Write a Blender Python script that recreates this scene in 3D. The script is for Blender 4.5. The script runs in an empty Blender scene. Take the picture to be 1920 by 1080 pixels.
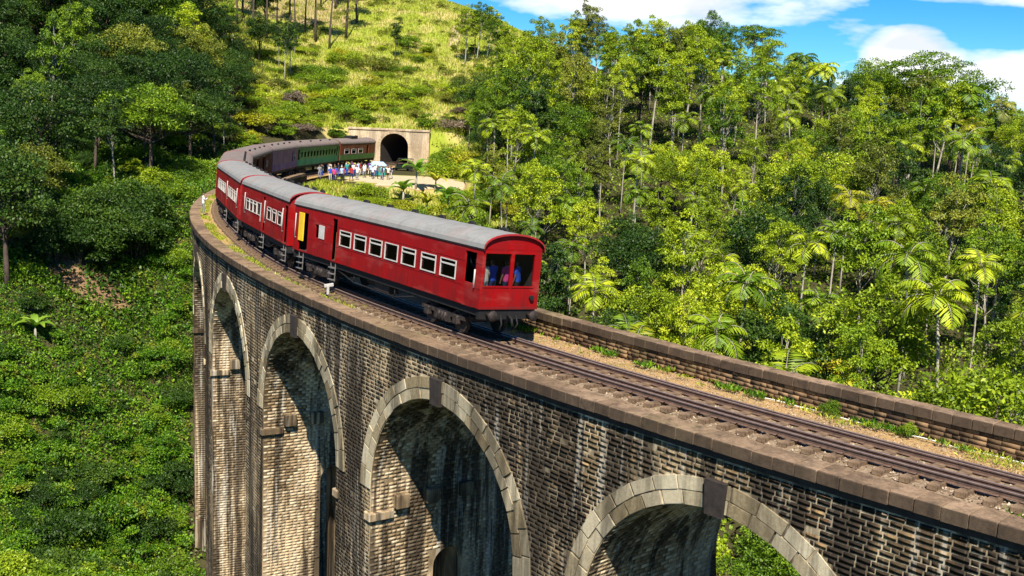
import bpy, bmesh, math, random
import numpy as np
from mathutils import Matrix, Vector
random.seed(11); RNG = np.random.default_rng(7)
SC = bpy.context.scene
COL = SC.collection
R_ = math.radians

# ------------------------------------------------------------------ camera
FPX, PITCH, ROLL, CAMZ = 2012.277, 0.16102, 0.04279, 8.1585
cam_d = bpy.data.cameras.new('camera'); cam = bpy.data.objects.new('camera', cam_d); COL.objects.link(cam)
cam_d.sensor_width = 36.0; cam_d.lens = 36.0 * FPX / 1920.0; cam_d.clip_start = 0.2; cam_d.clip_end = 9000
cp, sp, cr, sr = math.cos(PITCH), math.sin(PITCH), math.cos(ROLL), math.sin(ROLL)
r0, u0, f0 = Vector((1, 0, 0)), Vector((0, sp, cp)), Vector((0, cp, -sp))
rx, ux = r0 * cr + u0 * sr, -r0 * sr + u0 * cr
M = Matrix((rx, ux, -f0)).transposed().to_4x4(); M.translation = Vector((0, 0, CAMZ))
cam.matrix_world = M
SC.camera = cam

def proj(x, y, z):
    """world point -> pixel of the 1920 x 1080 frame (used to keep sight lines clear when planting)"""
    d = y * cp - (z - CAMZ) * sp; u = y * sp + (z - CAMZ) * cp
    a = FPX * x / d; b = -FPX * u / d
    return 960 + a * cr - b * sr, 540 + a * sr + b * cr, d
def ray(px, py):
    a, b = px - 960, py - 540
    xr, yr = a * cr + b * sr, -a * sr + b * cr
    fx, up = xr / FPX, -yr / FPX
    v = np.array([fx, cp + up * sp, -sp + up * cp]); return v / math.hypot(v[0], v[1])
def at(px, py, dist):
    v = ray(px, py); return v[0] * dist, v[1] * dist, CAMZ + v[2] * dist

# ------------------------------------------------------------------ sky and sun
SUN_DIR = Vector((0.03, -0.86, 1.08)).normalized()
sun_el = math.asin(SUN_DIR.z); sun_az = math.atan2(SUN_DIR.x, SUN_DIR.y)
world = bpy.data.worlds.new('World'); SC.world = world; world.use_nodes = True
def nodes_of(tree):
    N, L = tree.nodes, tree.links
    def n(kind, **kw):
        nd = N.new('ShaderNode' + kind)
        for k, v in kw.items():
            if k.startswith('i_'):
                key = k[2:]; key = int(key) if key.isdigit() else key.replace('_', ' ')
                nd.inputs[key].default_value = v
            else: setattr(nd, k, v)
        return nd
    def math_(op, a, b=None, clamp=False):
        nd = n('Math', operation=op, use_clamp=clamp)
        for i, v in enumerate((a, b)):
            if v is None: continue
            if isinstance(v, (int, float)): nd.inputs[i].default_value = v
            else: L.new(v, nd.inputs[i])
        return nd.outputs[0]
    def mix(f, a, b, blend='MIX'):
        nd = n('MixRGB', blend_type=blend)
        for i, v in enumerate((f, a, b)):
            if isinstance(v, (int, float)): nd.inputs[i].default_value = v
            elif isinstance(v, tuple): nd.inputs[i].default_value = (v + (1,))[:4]
            else: L.new(v, nd.inputs[i])
        return nd.outputs[0]
    def noise(vec, scale, detail=4, rough=.55, dist=0.0):
        nd = n('TexNoise', i_Scale=scale, i_Detail=detail, i_Roughness=rough, i_Distortion=dist)
        if vec is not None: L.new(vec, nd.inputs['Vector'])
        return nd.outputs[0]
    def ramp(f, stops):
        nd = n('ValToRGB'); cr_ = nd.color_ramp
        while len(cr_.elements) < len(stops): cr_.elements.new(.5)
        for e, (p, c) in zip(cr_.elements, stops):
            e.position = p; e.color = (c, c, c, 1) if isinstance(c, (int, float)) else (c + (1,))[:4]
        L.new(f, nd.inputs[0]); return nd.outputs[0]
    def scale_vec(vec, s, loc=(0, 0, 0)):
        nd = n('Mapping'); nd.inputs['Scale'].default_value = s; nd.inputs['Location'].default_value = loc
        L.new(vec, nd.inputs[0]); return nd.outputs[0]
    return N, L, n, math_, mix, noise, ramp, scale_vec

N, L, n, math_, mix, noise, ramp, scale_vec = nodes_of(world.node_tree); N.clear()
sky = n('TexSky', sky_type='NISHITA', sun_disc=False, sun_elevation=sun_el, sun_rotation=sun_az, altitude=1500, air_density=1.0, dust_density=0.0, ozone_density=5.0)
tc = n('TexCoord')
hs = n('HueSaturation', i_Saturation=1.4, i_Value=0.92); L.new(sky.outputs[0], hs.inputs['Color'])
skyc = mix(1.0, hs.outputs[0], (0.55, 0.94, 1.10), 'MULTIPLY')
sep = n('SeparateXYZ'); L.new(tc.outputs['Generated'], sep.inputs[0])
az = math_('ARCTAN2', sep.outputs[0], sep.outputs[1])
comb = n('CombineXYZ'); L.new(az, comb.inputs[0]); L.new(sep.outputs[2], comb.inputs[1])
cv = scale_vec(comb.outputs[0], (7.0, 21.0, 1.0), (1.3, 0.35, 4.2))
cn = noise(cv, 1.0, 5, .60, .0)
def blob(a0, e0, ra, re):
    da = math_('DIVIDE', math_('SUBTRACT', az, a0), ra); de = math_('DIVIDE', math_('SUBTRACT', sep.outputs[2], e0), re)
    d2 = math_('ADD', math_('MULTIPLY', da, da), math_('MULTIPLY', de, de))
    return math_('MAXIMUM', math_('SUBTRACT', 1.0, d2), 0.0)
bank = math_('ADD', math_('ADD', blob(.12, .115, .19, .038), blob(.475, .045, .13, .042)), blob(.34, .062, .045, .03)); bank = math_('ADD', bank, math_('MULTIPLY', blob(.44, .113, .12, .012), .8))
cn2 = math_('ADD', math_('ADD', cn, -0.06), math_('MULTIPLY', bank, .34))
mask = ramp(cn2, [(.50, 0.0), (.59, .5), (.74, 1.0)])
shade = ramp(noise(scale_vec(comb.outputs[0], (9.0, 26.0, 1.0), (1.32, .05, 4.2)), 1.0, 2, .6), [(.36, (6.4, 6.8, 7.5)), (.60, (10.2, 10.3, 10.5))])
col = mix(mask, skyc, shade)
bg = n('Background'); bg.inputs[1].default_value = 0.08
L.new(col, bg.inputs[0]); out = n('OutputWorld'); L.new(bg.outputs[0], out.inputs[0])

sun_d = bpy.data.lights.new('sun', 'SUN'); sun_d.energy = 5.0; sun_d.angle = R_(0.6); sun_d.color = (1.0, .94, .83)
sun = bpy.data.objects.new('sun', sun_d); COL.objects.link(sun)
sun.rotation_euler = SUN_DIR.to_track_quat('Z', 'Y').to_euler(); sun.location = (30, -40, 70)

SC.view_settings.view_transform = 'Standard'; SC.view_settings.look = 'None'
SC.view_settings.exposure = 0.80; SC.view_settings.gamma = 1.0
SC.render.engine = 'CYCLES'
SC.cycles.max_bounces = 5; SC.cycles.diffuse_bounces = 2; SC.cycles.glossy_bounces = 2
SC.cycles.transmission_bounces = 3; SC.cycles.transparent_max_bounces = 6
SC.cycles.caustics_reflective = False; SC.cycles.caustics_refractive = False
SC.cycles.use_denoising = True; SC.cycles.use_adaptive_sampling = True; SC.cycles.adaptive_threshold = .02

# ------------------------------------------------------------------ bridge curve
CX, CY, RAD, TH0, PITCHB = 99.673, 114.8138, 128.7831, 0.8202, 12.565      # PITCHB: bay length along the outer edge
def frame(s):
    th = TH0 + s / RAD; si, co = math.sin(th), math.cos(th)
    return (-si, -co), (-co, si)            # outward, forward
def P(s, dr, z):
    th = TH0 + s / RAD; r = RAD + dr
    return (CX - r * math.sin(th), CY - r * math.cos(th), z)
def ang(s):
    o, t = frame(s); return math.atan2(t[1], t[0])
def local_mat(s, dr, z, cant=0.0):
    return Matrix.Translation(P(s, dr, z)) @ Matrix.Rotation(ang(s), 4, 'Z') @ Matrix.Rotation(cant, 4, 'X')
DRT = -2.3668                               # track centre
def drt(s):
    u = min(1, max(0, (s - 26) / 24)); return DRT - .65 * u * u * (3 - 2 * u) * min(1, max(0, (146 - s) / 14))
CANT = 0.0632
ZT = 0.205                                  # rail head height at the track centre

# ------------------------------------------------------------------ object helpers
def link(o, parent=None):
    COL.objects.link(o)
    if parent is not None: o.parent = parent
    return o
def tag(o, label=None, cat=None, group=None, kind=None):
    if label: o['label'] = label
    if cat: o['category'] = cat
    if group: o['group'] = group
    if kind: o['kind'] = kind
    return o
def empty(name, mat=None):
    o = bpy.data.objects.new(name, None); o.empty_display_size = .3; link(o)
    if mat is not None: o.matrix_world = mat
    return o
class MB:
    def __init__(self): self.v, self.f, self.m, self.sm = [], [], [], []
    def add(self, vs, fs, m=0, smooth=False):
        b = len(self.v); self.v += [tuple(p) for p in vs]
        for f in fs: self.f.append(tuple(b + i for i in f)); self.m.append(m); self.sm.append(smooth)
    def quad(self, a, b, c, d, m=0): self.add((a, b, c, d), ((0, 1, 2, 3),), m)
    def box(self, x0, x1, y0, y1, z0, z1, m=0, mat=None):
        vs = [(x, y, z) for x in (x0, x1) for y in (y0, y1) for z in (z0, z1)]
        if mat is not None: vs = [tuple(mat @ Vector(p)) for p in vs]
        self.add(vs, ((0, 1, 3, 2), (4, 6, 7, 5), (0, 4, 5, 1), (2, 3, 7, 6), (0, 2, 6, 4), (1, 5, 7, 3)), m)
    def cbox(self, x0, x1, y0, y1, z0, z1, c=.02, m=0):
        """box with chamfered long edges and ends"""
        vs = []
        for x, k in ((x0, c), (x0 + c, 0), (x1 - c, 0), (x1, c)):
            a0, a1, b0, b1 = y0 + k, y1 - k, z0 + k, z1 - k
            vs += [(x, a0 + c, b0), (x, a1 - c, b0), (x, a1, b0 + c), (x, a1, b1 - c), (x, a1 - c, b1), (x, a0 + c, b1), (x, a0, b1 - c), (x, a0, b0 + c)]
        fs = [tuple(range(7, -1, -1)), tuple(range(24, 32))]
        for r in range(3):
            for i in range(8): fs.append((r * 8 + i, r * 8 + (i + 1) % 8, r * 8 + 8 + (i + 1) % 8, r * 8 + 8 + i))
        self.add(vs, fs, m)
    def tube(self, pts, rad, k=6, m=0, cap=True, smooth=True):
        pts = [Vector(p) for p in pts]; rad = rad if isinstance(rad, (list, tuple)) else [rad] * len(pts)
        vs = []; prev = None
        for i, p in enumerate(pts):
            d = (pts[min(i + 1, len(pts) - 1)] - pts[max(i - 1, 0)]).normalized()
            a = d.orthogonal().normalized() if prev is None else (prev - d * prev.dot(d)).normalized()
            prev = a; b = d.cross(a)
            vs += [p + (a * math.cos(2 * math.pi * j / k) + b * math.sin(2 * math.pi * j / k)) * rad[i] for j in range(k)]
        fs = [(i * k + j, i * k + (j + 1) % k, (i + 1) * k + (j + 1) % k, (i + 1) * k + j) for i in range(len(pts) - 1) for j in range(k)]
        if cap: fs += [tuple(range(k - 1, -1, -1)), tuple(range((len(pts) - 1) * k, len(pts) * k))]
        self.add(vs, fs, m, smooth)
    def disc(self, c, axis, r, h, k=14, m=0):
        a = Vector(axis).normalized() * h / 2; c = Vector(c); self.tube([c - a, c + a], r, k, m, True, False)
    def mesh(self, name, mats):
        me = bpy.data.meshes.new(name); me.from_pydata(self.v, [], self.f)
        for mt in (mats if isinstance(mats, (list, tuple)) else [mats]): me.materials.append(mt)
        me.polygons.foreach_set('material_index', self.m); me.polygons.foreach_set('use_smooth', self.sm)
        me.update(); return me
    def build(self, name, mats, parent=None, mat=None):
        o = bpy.data.objects.new(name, self.mesh(name, mats)); link(o, parent)
        if mat is not None: o.matrix_local = mat
        return o
def inst(name, me, parent=None, mat=None):
    o = bpy.data.objects.new(name, me); link(o, parent)
    if mat is not None: o.matrix_local = mat
    return o
def np_mesh(name, V, F, mats, tint=None, smooth=False):
    V = np.asarray(V, np.float32); F = np.asarray(F, np.int32); k = F.shape[1]
    me = bpy.data.meshes.new(name); me.vertices.add(len(V)); me.vertices.foreach_set('co', V.ravel())
    me.loops.add(F.size); me.loops.foreach_set('vertex_index', F.ravel())
    me.polygons.add(len(F)); me.polygons.foreach_set('loop_start', np.arange(0, F.size, k, dtype=np.int32))
    for mt in (mats if isinstance(mats, (list, tuple)) else [mats]): me.materials.append(mt)
    if tint is not None:
        at_ = me.attributes.new('tint', 'FLOAT', 'POINT'); at_.data.foreach_set('value', np.asarray(tint, np.float32))
    if smooth: me.polygons.foreach_set('use_smooth', np.ones(len(F), bool))
    me.update(calc_edges=True); me.validate(); return me

# ------------------------------------------------------------------ materials
MAT = {}
def newmat(name):
    m = bpy.data.materials.new(name); m.use_nodes = True; MAT[name] = m
    t = nodes_of(m.node_tree); t[0].clear(); return m, t
def bsdf_out(t, color, rough=.7, metal=0.0, bump=None, bstr=.3, bdist=.02, spec=.4):
    N, L, n = t[:3]
    b = n('BsdfPrincipled'); o = n('OutputMaterial'); L.new(b.outputs[0], o.inputs[0])
    if isinstance(color, tuple): b.inputs['Base Color'].default_value = (color + (1,))[:4]
    else: L.new(color, b.inputs['Base Color'])
    if isinstance(rough, (int, float)): b.inputs['Roughness'].default_value = rough
    else: L.new(rough, b.inputs['Roughness'])
    b.inputs['Metallic'].default_value = metal; b.inputs['Specular IOR Level'].default_value = spec
    if bump is not None:
        bp = n('Bump', i_Strength=bstr, i_Distance=bdist); L.new(bump, bp.inputs['Height']); L.new(bp.outputs[0], b.inputs['Normal'])
    return b
def simple(name, c, rough=.7, metal=0.0, var=.25, scale=3.0, c2=None, spec=.4, bstr=.15):
    """one colour broken up by two sizes of noise"""
    m, t = newmat(name); N, L, n, math_, mix, noise, ramp, sv = t
    tcx = n('TexCoord').outputs['Object']
    a = noise(tcx, scale, 4, .65); b = noise(tcx, scale * 7, 2, .6)
    dk = tuple(x * (1 - var) for x in c); lt = c2 if c2 else tuple(min(1, x * (1 + var)) for x in c)
    f = ramp(math_('ADD', math_('MULTIPLY', a, .7), math_('MULTIPLY', b, .3)), [(.35, 0.0), (.65, 1.0)])
    bsdf_out(t, mix(f, dk, lt), rough, metal, b, bstr, .01, spec); return m
def stone_mat(name, kind):
    """masonry with lichen, soot and rain streaks that follow the world height"""
    m, t = newmat(name); N, L, n, math_, mix, noise, ramp, sv = t
    pos = n('NewGeometry').outputs['Position']
    tint = n('Attribute', attribute_name='tint').outputs['Fac']
    rnd = n('ObjectInfo').outputs['Random']
    streak = noise(sv(pos, (.62, .62, .055) if kind != 'inner' else (.95, .95, .05)), 1.0, 5, .68, .5)
    streak2 = noise(sv(pos, (3.0, 3.0, .16), (7, 3, 1)), 1.0, 3, .6, .3)
    patch = noise(sv(pos, (.33, .33, .20), (2, 9, 4)), 1.0, 4, .62)
    fine = noise(pos, 9.0, 3, .7); finer = noise(pos, 38.0, 2, .7)
    if kind == 'brick':
        base = ramp(tint, [(0, (.016, .011, .008)), (.55, (.046, .029, .017)), (.85, (.12, .070, .035)), (1, (.28, .18, .085))])
        pale = mix(fine, (.20, .115, .045), (.46, .34, .18))
        c = mix(ramp(patch, [(.48, 0.0), (.64, .62)]), base, pale)
    elif kind == 'mortar':
        blot = noise(sv(pos, (1.1, 1.1, .8), (5, 1, 8)), 1.0, 4, .65); c = mix(ramp(blot, [(.30, 0.0), (.50, 1.0)]), mix(fine, (.045, .032, .02), (.16, .11, .06)), mix(fine, (.36, .26, .13), (.70, .58, .39)))
    elif kind == 'inner':
        base = ramp(tint, [(0, (.13, .09, .05)), (.5, (.32, .22, .115)), (1, (.58, .47, .31))])
        c = mix(ramp(patch, [(.42, 0.0), (.62, .75)]), base, mix(fine, (.56, .31, .08), (.82, .72, .54)))
    elif kind == 'voussoir':
        c = mix(ramp(math_('ADD', math_('MULTIPLY', rnd, .5), math_('MULTIPLY', fine, .5)), [(.25, 0.0), (.8, 1.0)]), (.24, .18, .095), (.60, .51, .34))
    elif kind == 'coping':
        c = mix(ramp(math_('ADD', math_('MULTIPLY', rnd, .28), math_('MULTIPLY', fine, .72)), [(.25, 0.0), (.75, 1.0)]), (.150, .097, .058), (.33, .225, .14))
    elif kind == 'parapet':
        c = mix(ramp(math_('ADD', math_('MULTIPLY', tint, .6), math_('MULTIPLY', fine, .4)), [(.2, 0.0), (.8, 1.0)]), (.070, .044, .026), (.31, .19, .095))
    elif kind == 'portal':
        c = mix(ramp(math_('ADD', math_('MULTIPLY', patch, .5), math_('MULTIPLY', fine, .5)), [(.35, 0.0), (.62, 1.0)]), (.34, .22, .12), (.74, .60, .42))
    dark = {'brick': .95, 'mortar': .86, 'inner': .82, 'voussoir': .7, 'coping': .45, 'parapet': .6, 'portal': .4}[kind]
    soot = (.024, .018, .013)
    c = mix(math_('MULTIPLY', ramp(streak, [(.44, 0.0), (.55, 1.0)] if kind in ('brick', 'mortar') else ([(.46, 0.0), (.54, 1.0)] if kind == 'inner' else [(.46, 0.0), (.60, 1.0)])), dark), c, soot)
    c = mix(math_('MULTIPLY', ramp(streak2, [(.56, 0.0), (.70, 1.0)]), dark * .7), c, soot)
    if kind in ('brick', 'mortar', 'inner'):
        c = mix(math_('MULTIPLY', ramp(streak2, [(.30, 1.0), (.44, 0.0)]), .55 if kind == 'inner' else .30), c, (.60, .54, .43))
    if kind in ('coping', 'parapet'):
        c = mix(math_('MULTIPLY', ramp(patch, [(.52, 0.0), (.68, 1.0)]), .35), c, (.13, .12, .04)); c = mix(math_('MULTIPLY', ramp(noise(pos, 2.6, 4, .7), [(.52, 0.0), (.66, 1.0)]), .6), c, (.045, .032, .025))
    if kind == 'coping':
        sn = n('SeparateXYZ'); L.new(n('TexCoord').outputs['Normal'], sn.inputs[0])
        c = mix(math_('MULTIPLY', ramp(math_('ADD', sn.outputs[1], math_('MULTIPLY', fine, .3)), [(.45, 0.0), (.7, 1.0)]), .72), c, (.035, .025, .018))  # coping stones: faces turned outward are mixed darker than the tops
    c = mix(.5, c, mix(finer, (.25, .25, .25), (.9, .9, .9)), 'OVERLAY')
    bsdf_out(t, c, .9, 0, finer, .5, .02, .1); return m
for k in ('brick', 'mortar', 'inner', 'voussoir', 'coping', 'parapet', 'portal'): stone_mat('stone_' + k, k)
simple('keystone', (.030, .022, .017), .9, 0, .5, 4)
simple('rail_steel', (.12, .070, .047), .7, .1, .45, 6, spec=.5)
simple('rail_head', (.36, .26, .21), .45, .5, .3, 8)
simple('sleeper_wood', (.13, .078, .042), .92, 0, .5, 5, (.28, .18, .10), bstr=.5)
simple('under_dark', (.012, .011, .011), .75, .2, .4, 4)
simple('bogie_iron', (.030, .024, .021), .7, .4, .6, 5, (.075, .055, .045))
simple('step_grey', (.17, .155, .14), .6, .2, .3, 5)
simple('frame_white', (.52, .49, .44), .5, 0, .15, 4)
simple('door_yellow', (.80, .50, .02), .5, 0, .12, 3)
simple('door_brown', (.20, .075, .02), .6, 0, .3, 3)
simple('interior', (.045, .030, .026), .8, 0, .3, 2)
simple('cable_white', (.75, .74, .68), .5)
simple('soil', (.13, .070, .035), .95, 0, .4, 1.2, (.29, .175, .09), bstr=.8)
simple('bark_pale', (.36, .32, .25), .9, 0, .4, 3, bstr=.5)
simple('bark_dark', (.085, .06, .042), .9, 0, .5, 3, bstr=.5)
simple('tarp_teal', (.01, .24, .22), .6)
simple('tarp_white', (.80, .80, .78), .6)
simple('tyre', (.012, .012, .012), .8)
simple('rick_body', (.012, .02, .014), .35)
simple('chrome', (.6, .6, .6), .25, .9)
simple('twig', (.30, .23, .16), .9, 0, .4, 4)
def paint(name, c, grime, rough=.42):
    m, t = newmat(name); N, L, n, math_, mix, noise, ramp, sv = t
    tco = n('TexCoord').outputs['Object']
    a = noise(sv(tco, (.8, .8, .25)), 2.0, 5, .65, .5); b = noise(tco, 14.0, 3, .7)
    sepz = n('SeparateXYZ'); L.new(tco, sepz.inputs[0])
    low = ramp(math_('MULTIPLY', sepz.outputs[2], .25), [(.27, 1.0), (.50, 0.0)])
    stk = noise(sv(tco, (3.2, 1.0, .35), (2, 0, 5)), 1.5, 4, .65); f = math_('MULTIPLY', math_('MAXIMUM', ramp(a, [(.40, 0.0), (.72, 1.0)]), ramp(stk, [(.52, 0.0), (.72, 1.0)])), math_('ADD', .38, math_('MULTIPLY', low, .5)))
    cc = mix(f, c, grime); cc = mix(math_('MULTIPLY', b, .30), cc, tuple(x * .5 for x in c)); cc = mix(math_('MULTIPLY', ramp(noise(sv(tco, (.5, .5, 1.6), (4, 4, 4)), 1.2, 4, .6), [(.52, 0.0), (.72, 1.0)]), .16), cc, (.42, .20, .16))
    bsdf_out(t, cc, ramp(a, [(.3, rough), (.7, rough + .28)]), 0, b, .08, .01, .22); return m
paint('paint_red', (.31, .002, .003), (.055, .008, .007))
paint('paint_red_dark', (.22, .008, .008), (.07, .016, .012))
paint('paint_red_lip', (.38, .02, .024), (.16, .05, .04))
paint('paint_brown', (.20, .052, .026), (.07, .03, .02))
paint('paint_lilac', (.20, .085, .16), (.10, .05, .05))
paint('paint_violet', (.13, .06, .22), (.10, .05, .08))
paint('paint_green', (.07, .20, .05), (.10, .10, .03))
paint('paint_teal', (.02, .26, .11), (.06, .10, .05))
paint('roof_grey', (.27, .265, .245), (.08, .065, .05), .75)
paint('roof_brown', (.22, .175, .15), (.10, .075, .06), .7)
m, t = newmat('glass'); N, L, n = t[:3]
tr = n('BsdfTransparent', i_Color=(.045, .05, .05, 1)); gl = n('BsdfGlossy', i_Roughness=.06); lw = n('LayerWeight', i_Blend=.25)
mx = n('MixShader'); L.new(t[3]('ADD', t[3]('MULTIPLY', lw.outputs['Fresnel'], .18), .015), mx.inputs[0]); L.new(tr.outputs[0], mx.inputs[1]); L.new(gl.outputs[0], mx.inputs[2])
o_ = n('OutputMaterial'); L.new(mx.outputs[0], o_.inputs[0])

MAT['glass_clear'] = MAT['glass'].copy()
for nd in MAT['glass_clear'].node_tree.nodes:
    if nd.type == 'BSDF_TRANSPARENT': nd.inputs[0].default_value = (.85, .88, .88, 1)
def leaf_mat(name, lo, mid, hi, trans=.35, rand=.35, yellow=None):
    m, t = newmat(name); N, L, n, math_, mix, noise, ramp, sv = t
    tint = n('Attribute', attribute_name='tint').outputs['Fac']; rnd = n('ObjectInfo').outputs['Random']
    pos = n('NewGeometry').outputs['Position']
    f = math_('ADD', math_('MULTIPLY', tint, 1 - rand), math_('MULTIPLY', rnd, rand))
    f = math_('ADD', f, math_('MULTIPLY', math_('SUBTRACT', noise(pos, .35, 3, .5), .5), .5))
    c = ramp(f, [(.05, lo), (.5, mid), (.95, hi)])
    if yellow: c = mix(ramp(noise(pos, .8, 4, .6), [(.56, 0.0), (.70, .8)]), c, yellow)
    d = n('BsdfPrincipled', i_Roughness=.5); d.inputs['Specular IOR Level'].default_value = .35
    L.new(c, d.inputs['Base Color'])
    tl = n('BsdfTranslucent'); L.new(mix(.5, c, (.9, 1.0, .25), 'MULTIPLY'), tl.inputs[0])
    mx = n('MixShader'); mx.inputs[0].default_value = trans * .72; L.new(d.outputs[0], mx.inputs[1]); L.new(tl.outputs[0], mx.inputs[2])
    o = n('OutputMaterial'); L.new(mx.outputs[0], o.inputs[0]); return m
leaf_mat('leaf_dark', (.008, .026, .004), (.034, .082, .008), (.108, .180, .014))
leaf_mat('leaf_mid', (.028, .072, .004), (.140, .245, .008), (.38, .47, .018))
leaf_mat('leaf_light', (.055, .105, .004), (.265, .360, .009), (.66, .70, .028))
leaf_mat('leaf_yellow', (.14, .16, .006), (.36, .37, .012), (.62, .53, .03))
leaf_mat('leaf_olive', (.050, .068, .008), (.17, .20, .018), (.38, .38, .045))
leaf_mat('leaf_dry', (.09, .07, .045), (.19, .14, .09), (.33, .25, .16), .15)
leaf_mat('leaf_banana', (.06, .15, .012), (.14, .28, .02), (.28, .40, .04), .45)
leaf_mat('ground_cover', (.014, .052, .003), (.075, .195, .006), (.24, .39, .012), .35, .0, (.33, .31, .03))
leaf_mat('grass_blade', (.12, .18, .010), (.34, .42, .022), (.60, .58, .07), .35, .0, (.50, .34, .10))

# ------------------------------------------------------------------ terrain
CTRL = np.array([
    # valley below the bridge
    (0, -20, -24), (-15, 0, -24), (0, 20, -24), (-12, 35, -22.5), (10, 40, -20), (-25, 30, -22), (-45, 10, -20), (-60, 40, -16),
    (-22, 58, -20), (-30, 50, -18.5), (-48, 60, -14), (-10, 62, -20), (20, 20, -19), (40, -10, -6), (45, 5, -4),
    # left slope
    (-22, 66, -25.5), (-24.5, 73, -24.5), (-27.5, 82, -18.5), (-29.5, 88, -12.5), (-34, 72, -18), (-42, 78, -11), (-34.5, 84, -10.8), (-35, 92, -5.5), (-34, 102, -3.2), (-48, 94, -4.5), (-70, 90, -3), (-32, 112, -1.2), (-44, 112, 0),
    (-60, 120, 5), (-85, 130, 9), (-70, 150, 14), (-45, 140, 6), (-100, 180, 26), (-70, 195, 27), (-140, 150, 20), (-150, 220, 42),
    # far end of the bridge, cutting and tunnel
    (-31, 122, -.4), (-27, 122, -.5), (-22, 124, -.5), (-15, 124, -.7), (-30, 135, .2), (-22, 142, -.5), (-12, 140, -.6), (-6, 138, -1.2), (-18, 152, -.5), (-30, 150, 4), (-8, 152, -.2),
    (-11, 112, -3.6), (-16, 100, -9), (-4, 122, -3), (-5, 105, -7), (-10, 88, -15), (0, 80, -15), (-18, 90, -14),
    # grass hill behind the portal
    (-22, 166, 6.4), (-12, 166, 6.4), (-32, 164, 6.5), (-2, 160, 3.5), (-28, 185, 11), (-10, 190, 12.5), (-45, 180, 13), (-38, 206, 18), (-27, 200, 15.5), (-13, 238, 29), (-60, 215, 24),
    (-45, 250, 35), (-80, 260, 42), (-20, 275, 34), (4, 235, 22), (15, 205, 15.5), (-120, 300, 55),
    # right-hand forest slope
    (12, 54, -13), (20, 40, -14), (32, 30, -11), (24, 70, -9), (24, 107, -2.5), (8, 100, -6), (8, 132, 3), (32, 157, 12.5), (12, 160, 12), (22, 145, 8), (45, 130, 1), (50, 90, -3), (45, 60, -6),
    (70, 155, 3), (75, 110, 1), (70, 70, -1), (60, 40, -1), (95, 150, 1), (60, 190, 10), (35, 200, 14), (95, 210, -2), (130, 120, 0), (120, 60, 4), (140, 200, -8), (60, 260, 2), (130, 300, -20), (20, 300, 18), (80, -10, 8),
    (200, 150, -10), (200, 350, -30), (0, 380, 10), (-200, 380, 60), (-200, 60, 10), (-160, -40, -6), (200, -40, 6), (80, 400, -20)], float)
def tps_fit(C, lam=.6):
    X = C[:, :2]; d = np.linalg.norm(X[:, None] - X[None], axis=2)
    K = np.where(d > 0, d * d * np.log(d + 1e-9), 0) + lam * 50 * np.eye(len(C))
    Pm = np.c_[np.ones(len(C)), X]; A = np.block([[K, Pm], [Pm.T, np.zeros((3, 3))]])
    return np.linalg.solve(A, np.r_[C[:, 2], 0, 0, 0])
TW = tps_fit(CTRL)
def wob(x, y, seed):
    """cheap smooth pseudo-noise from sines"""
    r = np.random.default_rng(seed); z = np.zeros_like(x)
    for k in range(7):
        a = r.uniform(0, 6.283); w = r.uniform(.6, 1.6) * (1.55 ** k); ph = r.uniform(0, 6.283)
        z += np.sin((x * math.cos(a) + y * math.sin(a)) * w + ph) / (1.35 ** k)
    return z / 2.6
def hgt(x, y):
    x = np.atleast_1d(np.asarray(x, float)); y = np.atleast_1d(np.asarray(y, float))
    z = np.zeros(len(x)); n0 = len(CTRL)
    for i in range(0, len(x), 4000):
        a, b = x[i:i + 4000], y[i:i + 4000]
        d = np.hypot(a[:, None] - CTRL[None, :, 0], b[:, None] - CTRL[None, :, 1])
        z[i:i + 4000] = np.where(d > 0, d * d * np.log(d + 1e-9), 0) @ TW[:n0] + TW[n0] + TW[n0 + 1] * a + TW[n0 + 2] * b
    z += .55 * wob(x * .11, y * .11, 3) + .18 * wob(x * .5, y * .5, 4)
    th = np.arctan2(CX - x, CY - y); s = (th - TH0) * RAD; dr = np.hypot(x - CX, y - CY) - RAD
    # formation level beside the track beyond the viaduct; clear space under the deck before it
    mid = np.abs(dr + 2.6)
    lev = np.clip((s - 80) / 8, 0, 1) * np.clip((146 - s) / 3, 0, 1) * np.clip(1 - (mid - 5) / 4, 0, 1)
    z = z * (1 - lev) + (-.42) * lev
    flat = np.clip(1 - (np.hypot((x + 14.5) / 9.5, (y - 133) / 13.5) - .75) / .35, 0, 1)
    z = z * (1 - flat) + (-.40) * flat
    pz = np.clip(1 - (np.abs(x + 18.5) - 8.5) / 5, 0, 1)
    back = np.clip((y - 160.9) / .35, 0, 1) * np.clip((176 - y) / 8, 0, 1) * pz
    z = np.where(back > 0, np.maximum(z, z * (1 - back) + (4.95 + (y - 161) * .10) * back), z)
    front = (y <= 160.6) & (y > 150) & (np.abs(x + 18.5) < 7)
    z = np.where(front, np.minimum(z, -.42 + np.maximum(0, np.abs(x + 18.5) - 5.2) * .5), z)
    under = (mid < 7.5) & (s < 82) & (s > -33)
    z = np.where(under, np.minimum(z, -2.6 - np.clip((80 - s) * .72, 0, 21)), z)
    return z
nx, ny = 230, 250
gx = np.linspace(-170, 190, nx); gy = np.linspace(-35, 380, ny - 4); gy = np.sort(np.r_[gy, 160.0, 160.55, 161.3, 161.9])
GX, GY = np.meshgrid(gx, gy); V = np.c_[GX.ravel(), GY.ravel(), np.zeros(nx * ny)]; V[:, 2] = hgt(V[:, 0], V[:, 1])
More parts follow.
